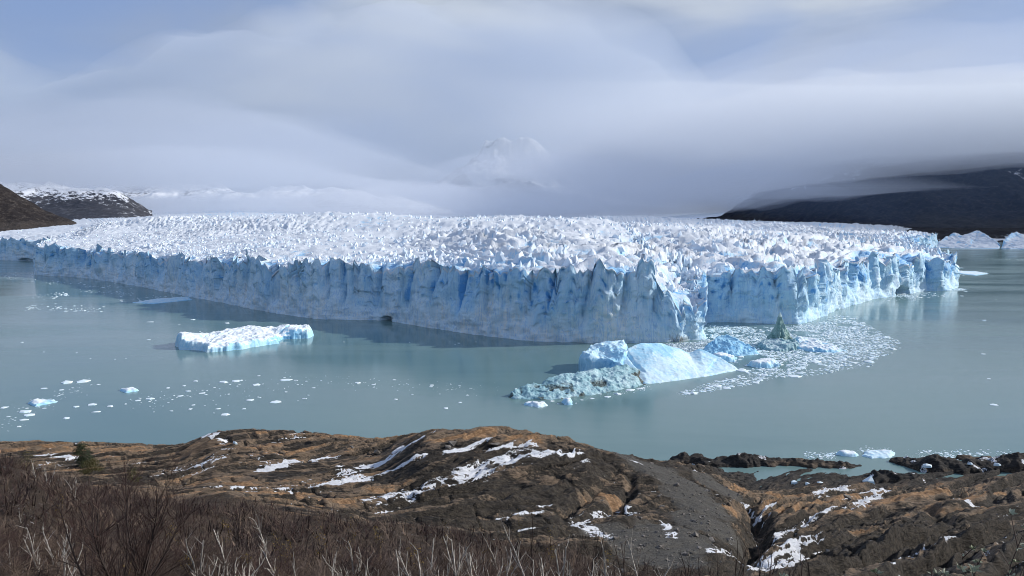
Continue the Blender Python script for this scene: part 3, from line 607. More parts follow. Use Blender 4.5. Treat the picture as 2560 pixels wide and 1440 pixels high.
link('ground', mesh_np('ground', GROUND.reshape(-1, 3), grid_faces(len(DD), len(UU)), {'mask': MASK.reshape(-1, 3), 'mask2': MASK2.reshape(-1, 3)}), M_ROCK, kind='structure')
def ground_z(x, y):
    x = np.asarray(x, float); y = np.asarray(y, float)
    u = np.clip(x/np.maximum(y, .6), UU[0], UU[-1]); d = np.clip(y, DD[0], DD[-1])
    fi = np.interp(d, DD, np.arange(len(DD))); fj = (u - UU[0])/(UU[1] - UU[0])
    i = np.clip(fi.astype(int), 0, len(DD) - 2); j = np.clip(fj.astype(int), 0, len(UU) - 2); a = fi - i; b = fj - j
    return (Z[i, j]*(1-b) + Z[i, j+1]*b)*(1-a) + (Z[i+1, j]*(1-b) + Z[i+1, j+1]*b)*a
# ------------------------------------------------------------------ far hills and mountains
def hill(name, mat, u0, u1, d0, d1, nu, nd, zf, mf):
    U = np.linspace(u0, u1, nu); D = np.linspace(d0, d1, nd)
    x = U[None, :]*D[:, None]; y = np.repeat(D[:, None], nu, 1); uu = np.repeat(U[None, :], nd, 0)
    z = zf(x, y, uu); mk = mf(x, y, z, uu)
    return link(name, mesh_np(name, np.stack([x, y, z], -1).reshape(-1, 3), grid_faces(nd, nu), {'mask': mk.reshape(-1, 3)}), mat, kind='structure')
def pu(px): return (px - 1280.0)/F
def zr(x, y, u):
    shore = np.interp(u, [pu(1500), pu(1900), pu(2100), pu(2300), pu(2560), pu(2900)], [4300, 3900, 3500, 3350, 3250, 3200])
    w = y - shore
    z = -3 + 0.11*np.clip(w, 0, 260) + 0.17*np.clip(w - 260, 0, 700) + 0.50*np.clip(w - 900, 0, 2600)
    z = z*np.interp(u, [pu(1500), pu(1800), pu(2000), pu(2200), pu(2560)], [0.0, 0.12, 0.62, 0.92, 1.08])
    r = ridged(x*0.0011, y*0.0011, octv=4, seed=700)
    z = z + sstep(200, 900, w)*(60*r - 20) + sstep(-100, 120, w)*8*fbm(x*.012, y*.012, octv=4, seed=705) + 8*sstep(300, 700, w)*fbm(x*0.03, y*0.03, octv=3, seed=707)
    z = np.where(z > 500, 500 + 90*np.tanh((z - 500)/300), z)
    return np.where(w < 0, -3 + w*0.01, z)
def mr(x, y, z, u):
    sn = 0.95*sstep(3, 8, z)*sstep(44, 26, z)*(0.60 + 0.65*vn(x*.008, y*.008, seed=710)) + 0.46*sstep(150, 330, z)*sstep(0.30, .65, vn(x*.004, y*.004, seed=711) + .3*vn(x*.02, y*.02, seed=713))
    br = sstep(170, 60, z - 40*vn(x*.003, y*.003, seed=712))
    return np.stack([sn, br, 0*sn], -1)
hill('mountain', M_FOREST, pu(1480), pu(3000), 3100, 6600, 320, 210, zr, mr)
def zl(x, y, u):
    px = 1280 + F*u
    crest = np.interp(px, [-500, -200, -60, 0, 60, 120, 160, 190, 215], [440, 440, 428, 452, 490, 525, 540, 553, 566])   # photo line of the hill top
    ztop = 100 + (548 - crest)/F*3300
    t = np.clip((y - 2850)/450, 0, 1); back = np.clip((y - 3300)/900, 0, 1)
    z = 30 + (ztop - 30)*(t**1.15)*(1 - 0.6*back) 
    return z + (6*ridged(x*.009, y*.009, octv=4, seed=720) - 3)*sstep(0, .2, t) + 3*fbm(x*.03, y*.03, octv=4, seed=722)
def ml(x, y, z, u):
    return np.stack([0.18 + 0.2*vn(x*.006, y*.006, seed=725), 0.25 + sstep(110, 60, z)*0.9 + .2*vn(x*.004, y*.004, seed=726), 0*z], -1)
hill('hill', M_BROWNHILL, pu(-560), pu(216), 2850, 4200, 240, 130, zl, ml)
def zs(x, y, u):
    px = 1280 + F*u
    crest = np.interp(px, [-700, -200, 20, 60, 130, 200, 260, 310, 380], [430, 440, 448, 450, 458, 462, 468, 482, 530])
    ztop = 100 + (548 - crest)/F*5600; t = np.clip((y - 4700)/900, 0, 1); b = np.clip((y - 5600)/900, 0, 1)
    return 60 + (ztop - 60)*t*(1 - .5*b) + (46*ridged(x*.004, y*.004, octv=5, seed=730) - 22)*t
hill('hill', M_SNOWPEAK, pu(-800), pu(385), 4700, 6500, 260, 140, zs, lambda x, y, z, u: np.stack([0.36 + 0.35*sstep(180, 330, z) + .15*vn(x*.004, y*.004, seed=733), .5 + 0*z, 0*z], -1))
def zm(x, y, u):
    px = 1280 + F*u
    crest = np.interp(px, [100, 300, 420, 560, 640, 760, 830, 900, 960, 1100], [470, 466, 462, 458, 476, 466, 460, 470, 488, 520])
    ztop = 100 + (548 - crest)/F*9400; t = np.clip((y - 8000)/1400, 0, 1); b = np.clip((y - 9400)/1200, 0, 1)
    return 150 + (ztop - 150)*t*(1 - .4*b) + (110*ridged(x*.0018, y*.0018, octv=5, seed=740) - 60)*t
hill('snow_mountain', M_SNOWPEAK, pu(60), pu(1130), 8000, 10600, 300, 130, zm, lambda x, y, z, u: np.stack([0.66 + .18*vn(x*.002, y*.002, seed=743), .4 + 0*z, 0*z], -1))
def zc(x, y, u):
    px = 1280 + F*u; pk = np.array([at_d(1245, 352, 13500)[0], 13500.0])
    r = np.hypot((x - pk[0])*1.0, (y - pk[1])*0.8)
    h = 1480*np.exp(-r/1250.0) + 0.35*1480*np.exp(-((x - pk[0] - 750)/500)**2 - ((y - pk[1])/700)**2)
    return 150 + h*(0.82 + 0.32*ridged(x*.0011, y*.0011, octv=5, seed=750))
hill('snow_mountain', M_SNOWPEAK, pu(880), pu(1700), 11800, 15500, 240, 160, zc, lambda x, y, z, u: np.stack([0.72 + .50*vn(x*.003 + z*.002, y*.003, seed=753), .3 + 0*z, 0*z], -1))

# ------------------------------------------------------------------ cloud banks lying on the mountains
def cloud_mat(name, dens, col=(0.95, 0.96, 0.985), aniso=0.25):
    m, T = new_mat(name); v = T.n('ShaderNodeVolumePrincipled', {'Color': tuple(col) + (1,), 'Density': dens, 'Anisotropy': aniso})
    T.n('ShaderNodeOutputMaterial', {'Volume': v}); m.cycles.homogeneous_volume = True if hasattr(m, 'cycles') and hasattr(m.cycles, 'homogeneous_volume') else False
    return m
def cloud(name, mat, x0, x1, y0, y1, zb, zt, n=90, seed=0):
    """closed lens of air: underside zb(x, y), top zt(x, y), thinning out to its rim"""
    X_, Y_ = np.meshgrid(np.linspace(x0, x1, n), np.linspace(y0, y1, n), indexing='ij')
    a_ = np.linspace(-1, 1, n); ex, ey = np.meshgrid(a_, a_, indexing='ij')
    rim = np.clip(1 - np.maximum(np.abs(ex), np.abs(ey)), 0, 1); rim = sstep(0, 0.45, rim + 0.0)
    b = zb(X_, Y_); t = np.maximum(zt(X_, Y_), b + 60); mid = float(np.mean(b*0.7 + t*0.3))
    b = mid + (b - mid)*rim; t = mid + (t - mid)*rim + 0.2
    V = np.concatenate([np.stack([X_, Y_, b], -1).reshape(-1, 3), np.stack([X_, Y_, t], -1).reshape(-1, 3)])
    q = grid_faces(n, n); nn_ = n*n
    edge = [(i*n, (i+1)*n) for i in range(n-1)][::-1] and None
    ring = [(i, 0) for i in range(n-1)] + [(n-1, j) for j in range(n-1)] + [(i, n-1) for i in range(n-1, 0, -1)] + [(0, j) for j in range(n-1, 0, -1)]
    idx = np.array([i*n + j for i, j in ring]); nxt = np.roll(idx, -1)
    side = np.stack([idx, nxt, nxt + nn_, idx + nn_], 1)
    return link(name, mesh_np(name, V, np.vstack([q, q[:, ::-1] + nn_, side[:, ::-1]])), mat, kind='stuff')
def zb1(x, y):
    px, _ = px_of(x, y, np.full_like(x, 300.))
    yb = np.interp(px, [1300, 1600, 1750, 1900, 2000, 2150, 2350, 2560, 2900], [520, 510, 488, 470, 456, 442, 430, 420, 410])
    return 100 + (548 - yb)/F*4300 + 26*fbm(x*.0016, y*.0016, octv=4, seed=800) + 5*fbm(x*.009, y*.009, octv=3, seed=801)
ALB = (0.80, 0.84, 0.90); ALB2 = (0.79, 0.835, 0.91); THIN = (0.76, 0.825, 0.93)
def ztr(x, y): return 640 + 0.05*np.clip(y - 3000, 0, 4000) + 0.03*x + 90*fbm(x*.0007, y*.0007, octv=4, seed=803)
cloud('cloud_bank', cloud_mat('cloud_right', 0.00135, ALB), -300, 8200, 2100, 7600, zb1, ztr, 110)
cloud('cloud_bank', cloud_mat('cloud_right_upper', 0.00026, ALB2), 100, 9000, 2900, 8600, lambda x, y: zb1(x, y) + 60, lambda x, y: ztr(x, y) + 330 + 200*fbm(x*.0006, y*.0006, octv=4, seed=806), 90)
cloud('cloud_bank', cloud_mat('cloud_right_top', 0.000055, THIN), -5200, 11000, 3000, 9400, lambda x, y: 430 + 0*x, lambda x, y: ztr(x, y) + 1000 + 420*fbm(x*.0005, y*.0005, octv=4, seed=807), 90)
cloud('fog_haze', cloud_mat('mist_right', 0.00006, (0.50, 0.68, 1.0)), 700, 6200, 2700, 5600, lambda x, y: 60 + 0*x, lambda x, y: 820 + 0*x, 40)  # thin blue haze added to tint the right mountain, not fog
def zb2(x, y): return 112 + 34*fbm(x*.0012, y*.0012, octv=4, seed=810) + 0.004*np.abs(x)
cloud('fog_haze', cloud_mat('fog_low', 0.0015, (0.86, 0.895, 0.955)), -4900, 2600, 5600, 7900, zb2, lambda x, y: 370 + 110*fbm(x*.0009, y*.0009, octv=4, seed=811))
cloud('fog_haze', cloud_mat('fog_right', 0.00065, (0.80, 0.85, 0.94)), -700, 2000, 3150, 5000, lambda x, y: 150 + 45*fbm(x*.003, y*.003, octv=5, seed=815) + 0.05*(x - 600), lambda x, y: 420 + 90*fbm(x*.002, y*.002, octv=4, seed=816))
cloud('cloud_bank', cloud_mat('cloud_back', 0.00085, (0.86, 0.90, 0.96)), -16000, 15000, 10300, 11750, lambda x, y: 120 + 60*fbm(x*.0005, y*.0005, octv=4, seed=820), lambda x, y: 2300 + 1000*fbm(x*.0003, y*.0003, octv=4, seed=821))
cloud('cloud_bank', cloud_mat('cloud_left', 0.00065, ALB2), -7500, -500, 2900, 7600, lambda x, y: 258 + 0.022*(y - 3300) + 30*fbm(x*.0012, y*.0012, octv=4, seed=830), lambda x, y: 400 + 0.05*(y - 2900) + 80*fbm(x*.0009, y*.0009, octv=4, seed=831))
cloud('cloud_bank', cloud_mat('cloud_left_upper', 0.00024, ALB2), -9500, -300, 3000, 9000, lambda x, y: 300 + 0.022*(y - 3300) + 40*fbm(x*.001, y*.001, octv=4, seed=832), lambda x, y: 700 + 0.08*(y - 2900) + 190*fbm(x*.0007, y*.0007, octv=4, seed=833))
# ------------------------------------------------------------------ chunk shapes
import bmesh, random
R = random.Random(7)
RN = np.random.default_rng(11)
def hull(name, pts, mat=None):
    bm = bmesh.new()
    for p in pts: bm.verts.new(p)
    r = bmesh.ops.convex_hull(bm, input=bm.verts)
    bmesh.ops.delete(bm, geom=[v for v in bm.verts if not v.link_faces], context='VERTS')
    me = bpy.data.meshes.new(name); bm.to_mesh(me); bm.free()
    if mat: me.materials.append(mat)
    return me
def arrays(me):
    me.calc_loop_triangles()
    V = np.zeros(len(me.vertices)*3, np.float32); me.vertices.foreach_get('co', V)
    T = np.zeros(len(me.loop_triangles)*3, np.int32); me.loop_triangles.foreach_get('vertices', T)
    return V.reshape(-1, 3), T.reshape(-1, 3)
def scatter_mesh(protos, which, loc, yaw, scl, shear=None):
    """joins many placed copies into one vertex and face list"""
    Vs, Fs, off = [], [], 0
    for k, (V, T) in enumerate(protos):
        sel = np.where(which == k)[0]
        if not len(sel): continue
        c, s = np.cos(yaw[sel])[:, None], np.sin(yaw[sel])[:, None]
        P = V[None]*scl[sel][:, None, :]
        if shear is not None: P = P + np.concatenate([P[..., 2:3]*shear[sel][:, None, :], 0*P[..., :1]], -1)
        x = P[..., 0]*c - P[..., 1]*s; y = P[..., 0]*s + P[..., 1]*c
        W_ = np.stack([x, y, P[..., 2]], -1) + loc[sel][:, None, :]
        Fs.append((T[None] + (np.arange(len(sel))*len(V))[:, None, None] + off).reshape(-1, 3)); Vs.append(W_.reshape(-1, 3)); off += len(sel)*len(V)
    return np.vstack(Vs), np.vstack(Fs)

# ------------------------------------------------------------------ seracs standing on the glacier
def serac_pts(seed):
    r = random.Random(seed); P = []
    el = r.uniform(0.45, 0.8)
    for k in range(8):
        a_ = k*math.tau/8 + r.uniform(-.25, .25); q = r.uniform(.85, 1.1); P.append((math.cos(a_)*q, math.sin(a_)*q*el, -0.6))
    lx, ly = r.uniform(-.35, .35), r.uniform(-.2, .2)
    for k in range(6):
        a_ = k*math.tau/6 + r.uniform(-.4, .4); q = r.uniform(.5, .85); P.append((math.cos(a_)*q + lx*.5, math.sin(a_)*q*el + ly*.5, r.uniform(.15, .55)))
    for k in range(r.choice((1, 2, 2, 3))):
        P.append((lx + r.uniform(-.4, .4), ly + r.uniform(-.06, .06), r.uniform(.8, 1.1)))
    return P
M_SERAC = ice_material('serac_ice', (0.75, 0.79, 0.84), (0.72, 0.82, 0.91), (0.46, 0.68, 0.88), (0.16, 0.42, 0.78), bump=0.35, by_normal=True)
SER = [hull('serac', serac_pts(100 + k), M_SERAC) for k in range(10)]
SERA = [arrays(m) for m in SER]
WROW = np.hypot(GV[:, :, 0] - CXY[None, :, 0], GV[:, :, 1] - CXY[None, :, 1])
def zone_size(x, y, w):
    u = x/y
    big = sstep(-0.25, 0.05, u)*sstep(900, 250, w); flat = sstep(0.33, 0.45, u)*sstep(1300, 900, y)
    left = sstep(-0.15, -0.45, u)
    wd = 4.2 + 2.0*big - 0.8*left; hh = 5.2 + 1.4*big - 1.2*left*sstep(1500, 300, w) + 3.0*sstep(500, 1500, w)
    return wd, hh, flat
def pick(n, r0, r1, seed, wmin=6):
    rg = np.random.default_rng(seed)
    rr = rg.integers(r0, r1, n); cc = rg.integers(30, NC - 40, n)
    p = GV[rr, cc]; w = WROW[rr, cc]
    ok = (w > wmin) & (p[:, 1] < 3600)
    return p[ok], w[ok], rg
p, w, rg = pick(520, NF + 30, NF + 125, 5, 22)
wd, hh, flat = zone_size(p[:, 0], p[:, 1], w)
keep = rg.random(len(p)) > 0.55*flat + 0.35*sstep(-.2, -.5, p[:, 0]/p[:, 1])
p, wd, hh, flat = p[keep][:290], wd[keep][:290], hh[keep][:290], flat[keep][:290]
for q in range(len(p)):
    o = bpy.data.objects.new('serac', SER[q % 10]); COL.objects.link(o); o.parent = gl
    s_ = rg.uniform(0.65, 1.3); o.location = (p[q, 0], p[q, 1], p[q, 2] - 1.0)
    o.scale = (wd[q]*s_, wd[q]*s_*rg.uniform(.7, 1.1), hh[q]*rg.uniform(.55, 1.15)*(1 - .55*flat[q])); o.rotation_euler = (rg.uniform(-.12, .12), rg.uniform(-.2, .2), 0.5 + rg.normal(0, .5))
p, w, rg = pick(15500, NF + 16, NF + NT1 + 12, 6)
wd, hh, flat = zone_size(p[:, 0], p[:, 1], w)
clus = vn(p[:, 0]*.008, p[:, 1]*.008, seed=131) + .5*vn(p[:, 0]*.025, p[:, 1]*.02, seed=132)
keep = rg.random(len(p)) > 0.8*flat + 0.25*sstep(-.15, -.5, p[:, 0]/p[:, 1]) + 0.5*sstep(-.2, .05, p[:, 0]/p[:, 1])*sstep(800, 250, w) + .35*(clus < -.15)
p, wd, hh, flat = p[keep], wd[keep], hh[keep], flat[keep]; n = len(p); s_ = np.exp(rg.normal(-.3, .38, n)).clip(.35, 1.6)
V, T = scatter_mesh(SERA, rg.integers(0, 10, n), p - np.array([0, 0, 1.2]), 0.5 + rg.normal(0, .55, n), np.stack([wd*s_, wd*s_*rg.uniform(.6, 1.0, n), hh*rg.uniform(.45, 1.1, n)*(1 - .5*flat)], 1), rg.normal(0, .15, (n, 2)))
link('serac_field', mesh_np('serac_field', V, T, smooth=False), M_SERAC, parent=gl, kind='stuff')

# ------------------------------------------------------------------ icebergs and rock islets: solid heightfields that dip below the water
def poly_sd(P, x, y):
    """distance to the polygon edge, positive inside"""
    dmin = np.full(x.shape, 1e9); ins = np.zeros(x.shape, bool)
    for a_, b_ in zip(P, np.roll(P, -1, 0)):
        ab = b_ - a_; t = np.clip(((x - a_[0])*ab[0] + (y - a_[1])*ab[1])/(ab@ab + 1e-9), 0, 1)
        dmin = np.minimum(dmin, np.hypot(x - a_[0] - t*ab[0], y - a_[1] - t*ab[1]))
        c = (a_[1] > y) != (b_[1] > y); xi = a_[0] + (y - a_[1])/(b_[1] - a_[1] + 1e-12)*ab[0]
        ins ^= c & (x < xi)
    return np.where(ins, dmin, -dmin)
def island(poly, ctrl, edge, res, seed, rough=0.5, rs=0.12, power=2.5, steep=0.6, lumps=0.0, ls=0.3, terr=0.0, wob=1.0, ridge=None):
    P = np.array([at_z(*q)[:2] for q in poly]); C = np.array([list(at_z(a_, b_)[:2]) + [h] for a_, b_, h in ctrl])
    lo = P.min(0) - 4; hi = P.max(0) + 4; nx_ = int((hi[0]-lo[0])/res) + 2; ny_ = int((hi[1]-lo[1])/res) + 2
    x, y = np.meshgrid(np.linspace(lo[0], hi[0], nx_), np.linspace(lo[1], hi[1], ny_))
    sd = poly_sd(P, x, y) + wob*edge*0.5*fbm(x*rs*1.3, y*rs*1.3, octv=4, seed=seed + 5)
    wsum = 0; hs = 0
    for cx, cy, h in C:
        ww = 1/(((x - cx)**2 + (y - cy)**2)**(power/2) + 2.0); wsum = wsum + ww; hs = hs + ww*h
    h = hs/wsum
    if ridge:
        G = np.array([list(at_z(a_, b_)[:2]) + [hh] for a_, b_, hh in ridge]); dm = np.full(x.shape, 1e9); hr = np.zeros(x.shape)
        for a_, b_ in zip(G[:-1], G[1:]):
            ab = (b_ - a_)[:2]; t = np.clip(((x - a_[0])*ab[0] + (y - a_[1])*ab[1])/(ab@ab), 0, 1); dd = np.hypot(x - a_[0] - t*ab[0], y - a_[1] - t*ab[1])
            hr = np.where(dd < dm, a_[2] + t*(b_[2] - a_[2]), hr); dm = np.minimum(dm, dd)
        sp_ = np.maximum(sd, 0); q_ = sp_/(sp_ + dm + .01); h = np.maximum(hr*q_**0.95 + 0.8, 0.9)
    if terr: h = h + terr*(np.round(h/terr + 0.4*vn(x*rs, y*rs, seed=seed + 9)) - h/terr)*0.7
    prof_ = np.where(sd > 0, np.clip(sd/edge, 0, 1)**steep, 0)
    z = h*prof_ + prof_*(rough*fbm(x*rs, y*rs, octv=5, seed=seed, gain=.6) + lumps*(ridged(x*ls, y*ls, octv=3, seed=seed + 3) - .5))
    z = np.where(sd > 0, np.maximum(z, 0.12), np.clip(sd*0.8, -2.5, 0) - 0.05)
    m = (sd > -3.5)
    return x, y, z, sd, prof_, m
def island_mesh(name, x, y, z, m, attrs, jit=0.0, seed=0):
    if jit: 
        x = x + jit*fbm(z*.4 + x*.1, y*.15, octv=3, seed=seed); y = y + jit*fbm(x*.15, z*.4 + y*.1, octv=3, seed=seed + 4)
    fm = m[:-1, :-1] & m[1:, :-1] & m[:-1, 1:] & m[1:, 1:]
    q = grid_faces(*x.shape, fm); used = np.unique(q); mp_ = np.zeros(x.size, np.int64); mp_[used] = np.arange(len(used))
    V = np.stack([x, y, z], -1).reshape(-1, 3)[used]
    return mesh_np(name, V, mp_[q], {k: v.reshape(-1, v.shape[-1])[used] for k, v in attrs.items()})
def ice_attr(x, y, z, res, blue=0.15, snow=0.9, dirt=0.0, seed=0):
    gy, gx = np.gradient(z, res); st = np.hypot(gx, gy)
    sn = snow*sstep(1.3, 0.45, st)
    b = blue + 0.35*sstep(0.6, 2.0, st) + 0.2*vn(x*.06, y*.06, seed=seed + 40)
    dd = dirt*np.ones_like(z) + 0*z
    return np.stack([b, sn*sstep(.3, 1.5, z), dd], -1)
def root(name, label, cat, group=None):
    o = bpy.data.objects.new(name, None); COL.objects.link(o); o['label'] = label; o['category'] = cat
    if group: o['group'] = group
    return o
# the big wedge with its dirty clear-ice tongue
big = root('iceberg', 'largest iceberg, pale blue wedge with a dirty grey lumpy tongue', 'iceberg')
x, y, z, sd, pr, m = island([(1500, 934), (1545, 948), (1612, 961), (1680, 953), (1760, 942), (1848, 925), (1838, 919), (1790, 909), (1720, 901), (1640, 899), (1570, 902), (1530, 915)], [(1600, 920, 18)], 1.0, 0.5, 900, 0.35, 0.10, 3.0, 0.6, 0.25, 0.2,
    ridge=[(1560, 929, 14.0), (1600, 923, 17.0), (1650, 917, 15.5), (1700, 915, 11.0), (1722, 915, 8.0), (1748, 914, 11.0), (1792, 917, 6.5), (1840, 923, 1.0)])
z = z - 1.6*np.exp(-((x - at_z(1588, 940)[0] + 0.3*(y - at_z(1588, 940)[1]))/1.1)**2)*sstep(3, 8, z)
big_at = ice_attr(x, y, z, 0.5, 0.16, 0.25, 0, 900)
big_at[..., 0] += 0.35*sstep(6, 12, z)*sstep(-0.1, 0.6, vn(x*.05, y*.05, seed=903)) - .10*sstep(5, 0, z)
link('wedge', island_mesh('wedge', x, y, z, m, {'ice': big_at}, 0.5, 900), M_BERG, parent=big)
x, y, z, sd, pr, m = island([(1449, 928), (1468, 934), (1500, 937), (1530, 941), (1556, 946), (1572, 928), (1566, 905), (1480, 908), (1462, 916)],
           [(1462, 925, 13.5), (1490, 922, 12.5), (1520, 916, 15.5), (1550, 915, 16.0), (1545, 940, 9), (1510, 934, 11), (1560, 930, 14.0)], 2.6, 0.45, 905, 1.0, 0.12, 3.0, 0.30, 0.9, 0.25)
a0 = ice_attr(x, y, z, 0.45, 0.25, 0.25, 0, 905)
link('flat_topped_block', island_mesh('flat_topped_block', x, y, z, m, {'ice': a0}, 0.8, 905), M_BERG, parent=big)
# its dirty tongue
x, y, z, sd, pr, m = island([(1270, 991), (1290, 998), (1380, 999), (1440, 993), (1520, 981), (1585, 968), (1618, 960), (1600, 948), (1520, 938), (1450, 952), (1390, 962), (1330, 976)],
           [(1290, 990, 3.2), (1330, 986, 4.4), (1390, 978, 7.2), (1440, 972, 7.6), (1500, 962, 7.6), (1560, 956, 7.2), (1600, 957, 4.0), (1420, 990, 4), (1520, 975, 4)], 2.2, 0.40, 920, 1.0, 0.20, 2.5, 0.5, 0.9, 0.17, ridge=[(1276, 992, 2.0), (1315, 985, 4.6), (1345, 980, 4.2), (1390, 972, 8.0), (1440, 966, 8.4), (1500, 958, 8.6), (1560, 951, 9.0), (1600, 949, 6.0)])
at_ = ice_attr(x, y, z, 0.42, 0.38, 0.22, 0, 920); at_[..., 2] = 0.42*sstep(1250, 0, 0*x + 0)*0 + 0.80*sstep(.25, -.35, vn(x*.10, y*.10, seed=925) + .7*vn(x*.35, y*.35, seed=926))*sstep(7.5, 3.5, z) + 0.35*sstep(at_z(1500, 960)[0], at_z(1570, 960)[0], x)
link('dirty_tongue', island_mesh('dirty_tongue', x, y, z, m, {'ice': at_}, 0.7, 920), M_CLEAR, parent=big)
# the long flat one
x, y, z, sd, pr, m = island([(438, 864), (449, 874), (508, 876), (516, 882), (600, 874), (690, 859), (708, 848), (770, 846), (784, 838), (772, 832), (700, 833), (620, 838), (540, 847), (470, 856)],
           [(446, 868, 10.5), (470, 864, 9.5), (505, 872, 6.5), (505, 855, 7), (560, 868, 5.5), (560, 850, 7.5), (620, 842, 8.6), (630, 862, 5.5), (690, 838, 7), (700, 848, 5), (718, 842, 10), (745, 840, 7.5), (775, 838, 8.5), (585, 860, 7)], 3.0, 0.5, 940, 1.1, 0.11, 3.5, 0.42, 1.2, 0.16)
for px0 in (540, 640, 693): 
    q0 = at_z(px0, 858); z = z - 1.6*np.exp(-((x - q0[0] - 0.5*(y - q0[1]))/1.2)**2)*sstep(2.5, 5, z)
b0 = ice_attr(x, y, z, 0.6, 0.02, 0.95, 0, 940); b0[..., 0] += .3*sstep(at_z(690, 850)[0], at_z(705, 850)[0], x)*sstep(at_z(750, 850)[0], at_z(730, 850)[0], x)
link('iceberg', island_mesh('iceberg', x, y, z, m, {'ice': b0}, 0.6, 940), M_BERG, label='long low flat topped white iceberg alone on open water', cat='iceberg')
# blue mound
x, y, z, sd, pr, m = island([(1752, 880), (1790, 888), (1850, 890), (1900, 885), (1880, 874), (1830, 868), (1770, 872)], [(1800, 876, 10.5), (1830, 876, 9.5), (1775, 880, 5), (1860, 880, 6), (1890, 884, 2), (1820, 886, 3.5)], 2, 0.5, 960, 0.8, 0.2, 2.5, 0.6, 1.0, 0.3, ridge=[(1765, 878, 4), (1795, 874, 9.5), (1815, 873, 11), (1845, 876, 8.5), (1885, 881, 3.5)])
a0 = ice_attr(x, y, z, .5, .62, .12, 0, 960); link('iceberg', island_mesh('iceberg', x, y, z, m, {'ice': a0}, .5, 960), M_BERG, label='rounded bright blue iceberg mound in the brash ice', cat='iceberg')
# dark spire on its ledge
sp = root('iceberg', 'iceberg with a dark green pointed spire rising from brash ice', 'iceberg')
c0 = at_z(1950, 862)
nz_, na_ = 60, 64
tz = np.linspace(0, 1, nz_)[:, None]; an = np.linspace(0, math.tau, na_, endpoint=False)[None, :]
rad = 8.0*(1 - tz)**2.0 + 3.4*(1 - tz)**.6 + 0.35
rad = rad*(1 + 0.34*fbm(np.cos(an)*1.6 + tz*2, np.sin(an)*1.6 + 0*tz, tz*4, 5, 970, .6) + 0.22*vn(np.cos(an)*6, np.sin(an)*6, tz*7, 971))
xx = c0[0] + rad*np.cos(an)*1.0 - 1.0*tz; yy = c0[1] + rad*np.sin(an)*0.8; zz = -1.5 + 27.5*tz + 0*an
V = np.stack([xx, yy, zz], -1).reshape(-1, 3)
q = np.array([[r*na_ + c, r*na_ + (c+1) % na_, (r+1)*na_ + (c+1) % na_, (r+1)*na_ + c] for r in range(nz_-1) for c in range(na_)])
tz2 = np.repeat(tz, na_, 1)
ai = np.stack([0.3 + .3*vn(np.cos(an)*2 + 0*tz, np.sin(an)*2 + 0*tz, tz*3, 973), 0.75*sstep(.8, .98, tz2) + .15, 0.55*sstep(.75, .2, tz2)*sstep(-.3, .5, np.sin(-an + .5) + 0*tz)], -1)
link('ice_spire', mesh_np('ice_spire', V, q, {'ice': ai.reshape(-1, 3)}), M_TEAL, parent=sp)
x, y, z, sd, pr, m = island([(1893, 866), (1905, 874), (1950, 879), (1985, 877), (2002, 868), (1985, 858), (1920, 856)], [(1910, 866, 4.5), (1950, 868, 6.5), (1985, 868, 4.5), (1940, 876, 2.8)], 2.6, .45, 980, .8, .25, 2.5, .5, 1.5, .3)
link('ice_ledge', island_mesh('ice_ledge', x, y, z, m, {'ice': ice_attr(x, y, z, .45, .3, .5, .12, 980)}, .5, 980), M_CLEAR, parent=sp)
x, y, z, sd, pr, m = island([(1985, 872), (2040, 881), (2100, 882), (2112, 877), (2070, 866), (2020, 856), (1985, 856)], [(1995, 862, 6.0), (2030, 866, 5), (2070, 873, 3.5), (2100, 879, 1.5), (2010, 872, 2.5)], 3.5, .45, 985, .7, .2, 2.5, .6, 1.0, .25)
link('ice_tail', island_mesh('ice_tail', x, y, z, m, {'ice': ice_attr(x, y, z, .45, .3, .6, .0, 985)}, .4, 985), M_BERG, parent=sp)
